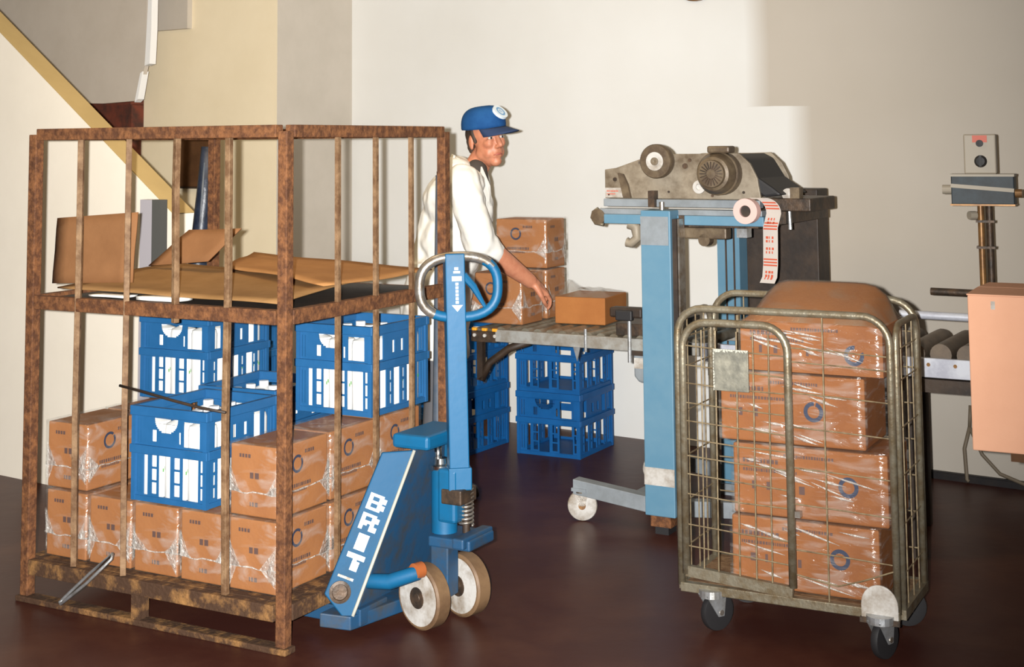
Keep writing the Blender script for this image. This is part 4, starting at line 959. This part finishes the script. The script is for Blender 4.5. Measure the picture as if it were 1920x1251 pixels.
# ------------------------------------------------------------------ right-hand side
BX = Frame((1.474, 4.70), -28)
e = empty('cardboard_box', BX.g(0, 0, .622), BX.rz, 'large plain pinkish cardboard box at the right edge', 'box')
MB().box((0.002, 0, 0), (.54, .42, .495)).build('box_body', CARDP, e, bevel=.004)
mb = MB(); mb.prism([(.0, -.001, .495), (.54, -.001, .495), (.54, .208, .499), (0, .208, .499)], (0, 0, .004)); mb.build('box_flap', CARDP, e)
mb = MB(); mb.prism([(.0, .212, .499), (.54, .212, .499), (.54, .421, .495), (0, .421, .495)], (0, 0, .004)); mb.build('box_flap', CARDP, e)
MB().box((.075, -.0012, .452), (.088, -.0002, .478)).build('scuff', HUBW, e)
e = empty('packing_table', BX.g(0, 0), BX.rz, 'brown table edge under the large pinkish box at the right', 'table')
MB().box((.118, .01, .595), (1.1, .60, .621)).build('tabletop', BROWNW, e)
for x, y in ((.9, .05), (1.06, .05), (.9, .55), (1.06, .55)):
    MB().box((x-.02, y-.02, 0), (x+.02, y+.02, .595)).build('leg', DKBROWN, e)
# control stand
cs_ = empty('control_stand', CONV.g(1.285, .563), math.radians(-24), 'brown pipe stand clamped to the conveyor, beige switch box and dark gauge housing', 'control stand')
MB().cyl((-.014, 0, .60), (-.014, 0, 1.36), .0135, 14).build('pipe', COPPER, cs_, smooth='auto'); MB().cyl((.020, .006, .60), (.020, .006, 1.36), .0145, 14).build('pipe', GREASE, cs_, smooth='auto')
MB().box((-.05, -.042, .705), (.055, -.014, .76)).build('rail_clamp', GREASE, cs_)
for z in (1.16, 1.27): MB().box((-.034, -.018, z), (.042, .026, z+.010)).build('pipe_clip', GREASE, cs_)
MB().cyl((-.06, -.02, 1.30), (-.035, 0, 1.30), .018, 12).build('clip_screw', SAND, cs_)
hs = MB().box((-.125, -.06, 1.348), (.130, .06, 1.470)).build('gauge_housing', TEAL, cs_, bevel=.004)
MB().box((-.13, -.068, 1.466), (.132, .064, 1.476)).build('housing_lip', SAND, hs); MB().box((-.13, -.066, 1.343), (.132, .062, 1.350)).build('housing_lip', COPPER, hs)
MB().bar((-.125, -.068, 1.428), (.13, -.068, 1.408), .006, .016, (0, 0, 1)).build('chrome_bar', SAND, hs)
MB().cyl((-.165, -.02, 1.41), (-.125, -.02, 1.41), .020, 14).build('end_knob', SAND, hs); MB().cyl((.13, -.02, 1.395), (.158, -.02, 1.395), .018, 14).build('end_knob', COPPER, hs)
sw = MB().box((-.072, -.03, 1.476), (.060, .03, 1.645)).build('switch_box', SAND, cs_, bevel=.006)
MB().box((-.035, -.0325, 1.61), (.025, -.030, 1.64)).build('red_label', REDP, sw); MB().lathe((-.005, -.031, 1.606), (0, -1, 0), [(.015, 0), (.015, .012), (0, .013)], 18).build('button', BLACKR, sw)
MB().lathe((-.003, -.031, 1.53), (0, -1, 0), [(.026, 0), (.026, .006), (.018, .018), (0, .02)], 20).build('rotary_knob', BLACKR, sw, smooth='auto'); MB().box((-.008, -.053, 1.508), (.002, -.048, 1.556)).build('knob_grip', BLACKR, sw)
# hanging cable by the wall
o = MB().tube([WALL.g(2.665, -.03, .26), WALL.g(2.64, -.04, .16), WALL.g(2.65, -.05, .02), WALL.g(2.66, -.05, .012)], .009, 8); o.tube([WALL.g(2.665, -.03, .26), WALL.g(2.72, -.03, .14), WALL.g(2.80, -.03, .06), WALL.g(2.92, -.05, .03), WALL.g(3.05, -.06, .012)], .009, 8); o.tube([WALL.g(2.665, -.03, .26), WALL.g(2.667, -.012, .36)], .009, 8); o.box((0,0,0),(0,0,0))
o.v = o.v[:-8]; o.f = o.f[:-6]; o.mi = o.mi[:-6]
tag(o.build('cable', CABLE, smooth=True), 'grey-brown cable looping down the wall below the pinkish box', 'cable')

# ------------------------------------------------------------------ the man
pm = empty('person', (-.33, 6.62, 0), 0, 'person in white coat and blue cap, sleeves rolled, reaching to a carton on the conveyor', 'person')
PO = Vector((-.33, 6.62, 0))
G = lambda x, y, z: Vector((x, y, z)) - PO
hd = math.radians(-56); F_ = Vector((math.cos(hd), math.sin(hd), 0)); S_ = Vector((math.sin(hd), -math.cos(hd), 0)) * -1; tilt = math.radians(-4)
HC = Vector((-.122, 6.585, 1.640)) - PO
Fh = (F_*math.cos(tilt) + Vector((0, 0, 1))*math.sin(tilt)).normalized(); Sh = Vector((0, 0, 1)).cross(Fh).normalized(); Uh = Fh.cross(Sh)
HM = Matrix.Rotation(math.radians(-7), 3, 'Y') @ Matrix((Fh, Sh, Uh)).transposed()
h = lambda f, s, u: HC + HM @ Vector((f, s, u))
body = MB()
def hell(f, s, u, r): body.ell(h(f, s, u), r, HM, 24, 14)
hell(-.012, 0, .040, (.100, .077, .088)); hell(.022, 0, -.030, (.070, .060, .092)); hell(.060, 0, -.097, (.030, .028, .024))
for s_ in (-1, 1):
    hell(.008, s_*.044, -.060, (.034, .018, .030)); hell(.060, s_*.035, -.014, (.030, .021, .024)); hell(.048, s_*.034, -.055, (.029, .020, .030))
    hell(-.012, s_*.078, -.004, (.018, .009, .033)); hell(-.006, s_*.080, -.026, (.010, .007, .013))
    hell(.100, s_*.011, -.030, (.010, .009, .008)); hell(.077, s_*.030, .032, (.020, .026, .010)); hell(.077, s_*.031, .002, (.012, .017, .009))
body.cap(h(.086, 0, .026), h(.112, 0, -.022), .009, .0125); hell(.110, 0, -.026, (.011, .012, .009))
body.cap(h(.082, -.016, -.058), h(.082, .016, -.058), .010); hell(.074, 0, -.050, (.022, .030, .020)); body.cap(h(.078, -.014, -.071), h(.078, .014, -.071), .010)
neck0, neck1 = h(-.025, 0, -.06), G(-.20, 6.62, 1.46)
body.cap(neck0, neck1, .054, .062)
# torso, arms and legs (mostly under the clothes)
chest, waist, pelvis = G(-.25, 6.62, 1.32), G(-.30, 6.62, 1.12), G(-.335, 6.62, .95)
body.cap(neck1, chest, .07, .11).cap(chest, waist, .115, .105).cap(waist, pelvis, .105, .12)
shR, elR, wrR = G(-.225, 6.445, 1.450), G(-.155, 6.375, 1.185), G(.072, 6.532, 1.000)
shL, elL, wrL = G(-.19, 6.80, 1.44), G(-.29, 6.87, 1.17), G(-.385, 6.83, .94)
for a_, b_, c_ in ((shR, elR, wrR), (shL, elL, wrL)):
    body.cap(chest + Vector((0, 0, .08)), a_, .08, .062).cap(a_, b_, .052, .044).cap(b_, b_+(c_-b_)*.35, .050, .051).cap(b_+(c_-b_)*.35, c_, .051, .033)
hipR, knR, anR = G(-.34, 6.53, .90), G(-.335, 6.51, .50), G(-.37, 6.50, .09)
hipL, knL, anL = G(-.33, 6.71, .90), G(-.30, 6.73, .50), G(-.33, 6.74, .09)
for a_, b_, c_ in ((hipR, knR, anR), (hipL, knL, anL)):
    body.cap(pelvis, a_, .10, .085).cap(a_, b_, .078, .055).cap(b_, c_, .055, .04); body.cap(c_, c_+Vector((.05, -.01, -.045)), .04, .035)
def hand(mb, wr, dr, nrm, side, curl, k_=1.15):
    dr = dr.normalized(); nrm = (nrm - dr*nrm.dot(dr)).normalized(); sd_ = dr.cross(nrm)*side
    mb.cap(wr, wr+dr*.03*k_, .029, .026)
    for k, (off, L_, a0) in enumerate(((.030, .070, 0), (.010, .078, .02), (-.010, .072, .05), (-.029, .057, .10))):
        off *= k_; L_ *= k_
        kn = wr + dr*(.088-abs(k-1)*.005)*k_ + sd_*off; mb.cap(wr + dr*.02 + sd_*off*.6, kn, .0175, .0120)
        p, ang = kn, curl*(.55 + a0*2); q = dr + sd_*off*1.6
        for j, fr in enumerate((.45, .32, .23)):
            d_ = (q.normalized()*math.cos(ang) - nrm*math.sin(ang)); n2 = p + d_*L_*fr; mb.cap(p, n2, (.0100, .0093, .0084)[j], (.0093, .0084, .0072)[j], 10); p = n2; ang += curl*(.9-.15*j)
    t0_ = wr + dr*.028 + sd_*.030; t1_ = t0_ + dr*.034 + sd_*.024 - nrm*.013; t2_ = t1_ + dr*.034 + sd_*.004 - nrm*.015; t3_ = t2_ + dr*.025 - sd_*.006 - nrm*.011
    mb.cap(wr+dr*.02+sd_*.012, t0_, .018, .0155).cap(t0_, t1_, .0155, .0120).cap(t1_, t2_, .0118, .0104).cap(t2_, t3_, .0102, .0085)
hand(body, wrR, Vector((.075, .055, -.055)), Vector((.55, -.25, .78)), 1, .62)
hand(body, wrL, Vector((-.02, 0, -.08)), Vector((.05, 1, .0)), 1, .45)
bo = body.build('body', SKIN, pm, remesh=.0042, fix=False)
# eyes, brows, lips, hair
for s_ in (-1, 1):
    ey = MB().ell(h(.0800, s_*.031, .012), (.0105, .0125, .0075), HM, 14, 10).build('eye', EYEW, pm, smooth=True)
    MB().ell(h(.0885, s_*.031-.001, .012), (.003, .0055, .0055), HM, 12, 8).build('iris', EYED, ey, smooth=True)
    MB().tube([h(.090, s_*.014, .032), h(.094, s_*.028, .038), h(.082, s_*.046, .034)], [.003, .0048, .002], 6).build('eyebrow', HAIR, pm, smooth=True)
MB().tube([h(.083, -.024, -.067), h(.0925, -.010, -.0635), h(.0935, 0, -.0640), h(.0925, .010, -.0635), h(.083, .024, -.067)], [.0015, .0042, .0045, .0042, .0015], 8).build('lips', LIP, pm, smooth=True)
hair = MB()
hair.ell(h(-.030, 0, .030), (.086, .0795, .075), HM, 24, 14)
for s_ in (-1, 1): hair.cap(h(-.005, s_*.068, .045), h(.014, s_*.0715, -.004), .016, .008); hair.cap(h(-.05, s_*.055, 0), h(-.06, s_*.048, -.045), .022, .014)
hair.cap(h(-.085, -.03, -.03), h(-.085, .03, -.03), .022); hair.build('hair', HAIR, pm, remesh=.004, fix=False)
# cap, worn a little to his left
HM = HM @ Matrix.Rotation(math.radians(20), 3, 'Z')
# cap shell
cp = MB(); N = 32; K = 10; vs = []; fs = []
for i in range(K+1):
    ph = math.pi/2*i/K
    for k in range(N):
        t = 2*math.pi*k/N; rr = math.sin(ph)**.62 if i else 0
        vs.append(h(-.010 + .112*rr*math.cos(t), .090*rr*math.sin(t), .066 + .092*(math.cos(ph)**.85 if i < K else 0) + .006*math.cos(t)*rr))
for i in range(K):
    for k in range(N): fs.append((i*N+k, (i+1)*N+k, (i+1)*N+(k+1) % N, i*N+(k+1) % N))
b0_ = len(vs)
for k in range(N): t = 2*math.pi*k/N; vs.append(h(-.010 + .110*math.cos(t), .088*math.sin(t), .054))
for k in range(N): fs.append((K*N+k, b0_+k, b0_+(k+1) % N, K*N+(k+1) % N))
cp.add(vs, fs); co_ = cp.build('cap', CAPB, pm, smooth=True); s6 = co_.modifiers.new('thickness', 'SOLIDIFY'); s6.thickness = .003
br = MB(); vs = []; fs = []; n1, n2 = 16, 5
for i in range(n1+1):
    t = math.radians(-72 + 144*i/n1); 
    for j in range(n2+1):
        q = j/n2; ext = .078*math.cos(t*1.15)**.6 if abs(t) < 1.3 else 0
        vs.append(h(-.010 + .110*math.cos(t) + ext*q, .088*math.sin(t)*(1+.02*q), .060 - .022*q - .022*(math.sin(t)**2)*(.25+.75*q)))
for i in range(n1):
    for j in range(n2): k = i*(n2+1)+j; fs.append((k, k+1, k+n2+2, k+n2+1))
br.add(vs, fs); bo_ = br.build('cap_brim', CAPU, co_, smooth=True); s7 = bo_.modifiers.new('thickness', 'SOLIDIFY'); s7.thickness = .004
# badge at the cap front
bc = h(.0945, 0, .1275); bn = (HM @ Vector((.74, 0, .67))).normalized(); bX = Vector((0, 0, 1)).cross(bn).normalized(); bY = bn.cross(bX)
def disc(r0d, r1d, off, nm, mt):
    q = MB(); 
    for k in range(32):
        a1, a2 = 2*math.pi*k/32, 2*math.pi*(k+1)/32; P = lambda r_, t: bc + bn*off + bX*r_*.90*math.cos(t) + bY*r_*math.sin(t)
        q.add([P(r0d, a1), P(r1d, a1), P(r1d, a2), P(r0d, a2)], [(0, 1, 2, 3)])
    return q.build(nm, mt, co_, fix=False)
MB().lathe(bc - bn*.012, bn, [(.039, 0), (.039, .0125), (.0, .0127)], 32).build('cap_badge', BADGE, co_)
disc(.017, .026, .0015, 'badge_ring', BADGB)
q = MB(); 
for dx, dy, w2, h2 in ((-.009, -.008, .003, .016), (-.009, .006, .013, .003), (-.001, -.008, .003, .014), (.006, -.008, .003, .012)):
    q.add([bc+bn*.0016+bX*dx+bY*dy, bc+bn*.0016+bX*(dx+w2)+bY*dy, bc+bn*.0016+bX*(dx+w2)+bY*(dy+h2), bc+bn*.0016+bX*dx+bY*(dy+h2)], [(0, 1, 2, 3)])
q.build('badge_mark', BADGB, co_, fix=False)
# white coat
ct = MB()
ct.cap(G(-.205, 6.50, 1.435), G(-.185, 6.76, 1.44), .078, .078)
ct.ell(G(-.245, 6.62, 1.31), (.155, .185, .17)); ct.ell(G(-.285, 6.62, 1.16), (.150, .180, .18)); ct.ell(G(-.335, 6.61, .98), (.150, .180, .18))
ct.tube([G(-.335, 6.61, 1.05), G(-.36, 6.58, .90), G(-.375, 6.57, .66)], [.155, .160, .165], 24)
ct.cap(G(-.35, 6.62, 1.30), G(-.41, 6.62, 1.05), .075, .075); ct.cap(G(-.235, 6.62, 1.46), G(-.255, 6.62, 1.40), .085, .12); ct.ell(G(-.262, 6.60, 1.475), (.088, .135, .092)); ct.ell(G(-.31, 6.62, 1.36), (.11, .17, .13))
for a_, b_, c_ in ((shR, elR, wrR), (shL, elL, wrL)):
    e1 = b_ + (c_-b_)*.16
    ct.cap(a_, a_+(b_-a_)*.5, .082, .078).cap(a_+(b_-a_)*.5, b_, .080, .074).cap(b_, e1, .072, .064)
    for t in (.25, .55, .8): ct.ell(a_+(b_-a_)*t + Vector((.02-.03*t, -.012, 0)), (.072, .068, .040))
    dv_ = (c_-b_).normalized(); ct.cap(e1, e1+dv_*.012, .066, .064); ct.cap(e1+dv_*.030, e1+dv_*.036, .059, .057)
ct.ell(G(-.205, 6.585, 1.36), (.095, .15, .13))
coat = ct.build('white_coat', COAT, pm, remesh=.007, fix=False)
tx = bpy.data.textures.new('folds', 'CLOUDS'); tx.noise_scale = .085; tx.noise_depth = 1
dm = coat.modifiers.new('folds', 'DISPLACE'); dm.texture = tx; dm.strength = .026; dm.mid_level = .5; dm.texture_coords = 'LOCAL'
# collar and lapels
cl = MB()
def strip(pts, wv, th=.005):
    for (p, w1), (q, w2) in zip(zip(pts, wv), list(zip(pts, wv))[1:]): cl.add([p-w1/2, p+w1/2, q+w2/2, q-w2/2], [(0, 1, 2, 3)])
nk = G(-.205, 6.595, 1.525)
ringp = []
for k in range(17):
    t = math.radians(20 + 320*k/16); ringp.append(nk + Vector((.080*math.cos(t)*.92+.012*math.cos(t), .086*math.sin(t), -.012-.050*math.cos(t))))
strip(ringp, [Vector((.012*math.cos(math.radians(20+20*k)),   .012*math.sin(math.radians(20+20*k)), -.032)) for k in range(17)])
o = cl.build('collar', COAT, pm, smooth=True, fix=False); s8 = o.modifiers.new('thickness', 'SOLIDIFY'); s8.thickness = .007
MB().cap(G(-.168, 6.575, 1.505), G(-.150, 6.565, 1.43), .050, .040).build('shirt', SHIRT, pm, remesh=.006, fix=False)
lp2 = MB(); lp2.prism([G(-.150, 6.525, 1.520), G(-.112, 6.535, 1.43), G(-.105, 6.54, 1.33), G(-.118, 6.505, 1.36), G(-.155, 6.495, 1.45)], (.008, .010, .002)); lp2.build('lapel', COAT, pm, bevel=.003)
# trousers and shoes
ts = MB(); ts.ell(pelvis+Vector((0, 0, -.02)), (.14, .175, .13))
for a_, b_, c_ in ((hipR, knR, anR), (hipL, knL, anL)): ts.cap(a_, b_, .095, .075).cap(b_, c_+Vector((0, 0, .01)), .075, .066)
ts.build('trousers', TROUS, pm, remesh=.009, fix=False)
for c_ in (anR, anL):
    d_ = Vector((.95, -.25, 0)).normalized(); q = MB(); b_ = Vector((c_.x, c_.y, 0))
    q.ell(b_+Vector((0, 0, .060)), (.052, .046, .055)); q.cap(b_-d_*.03+Vector((0, 0, .040)), b_+d_*.13+Vector((0, 0, .034)), .040, .033); q.cap(b_-d_*.04+Vector((0, 0, .018)), b_+d_*.15+Vector((0, 0, .018)), .0175, .0175)
    q.cap(b_-d_*.03+Vector((0, 0, .018))+d_.cross(Vector((0,0,1)))*.022, b_+d_*.13+Vector((0, 0, .018))+d_.cross(Vector((0,0,1)))*.022, .0175); q.cap(b_-d_*.03+Vector((0, 0, .018))-d_.cross(Vector((0,0,1)))*.022, b_+d_*.13+Vector((0, 0, .018))-d_.cross(Vector((0,0,1)))*.022, .0175)
    q.build('shoe', SHOE, pm, remesh=.005, fix=False)
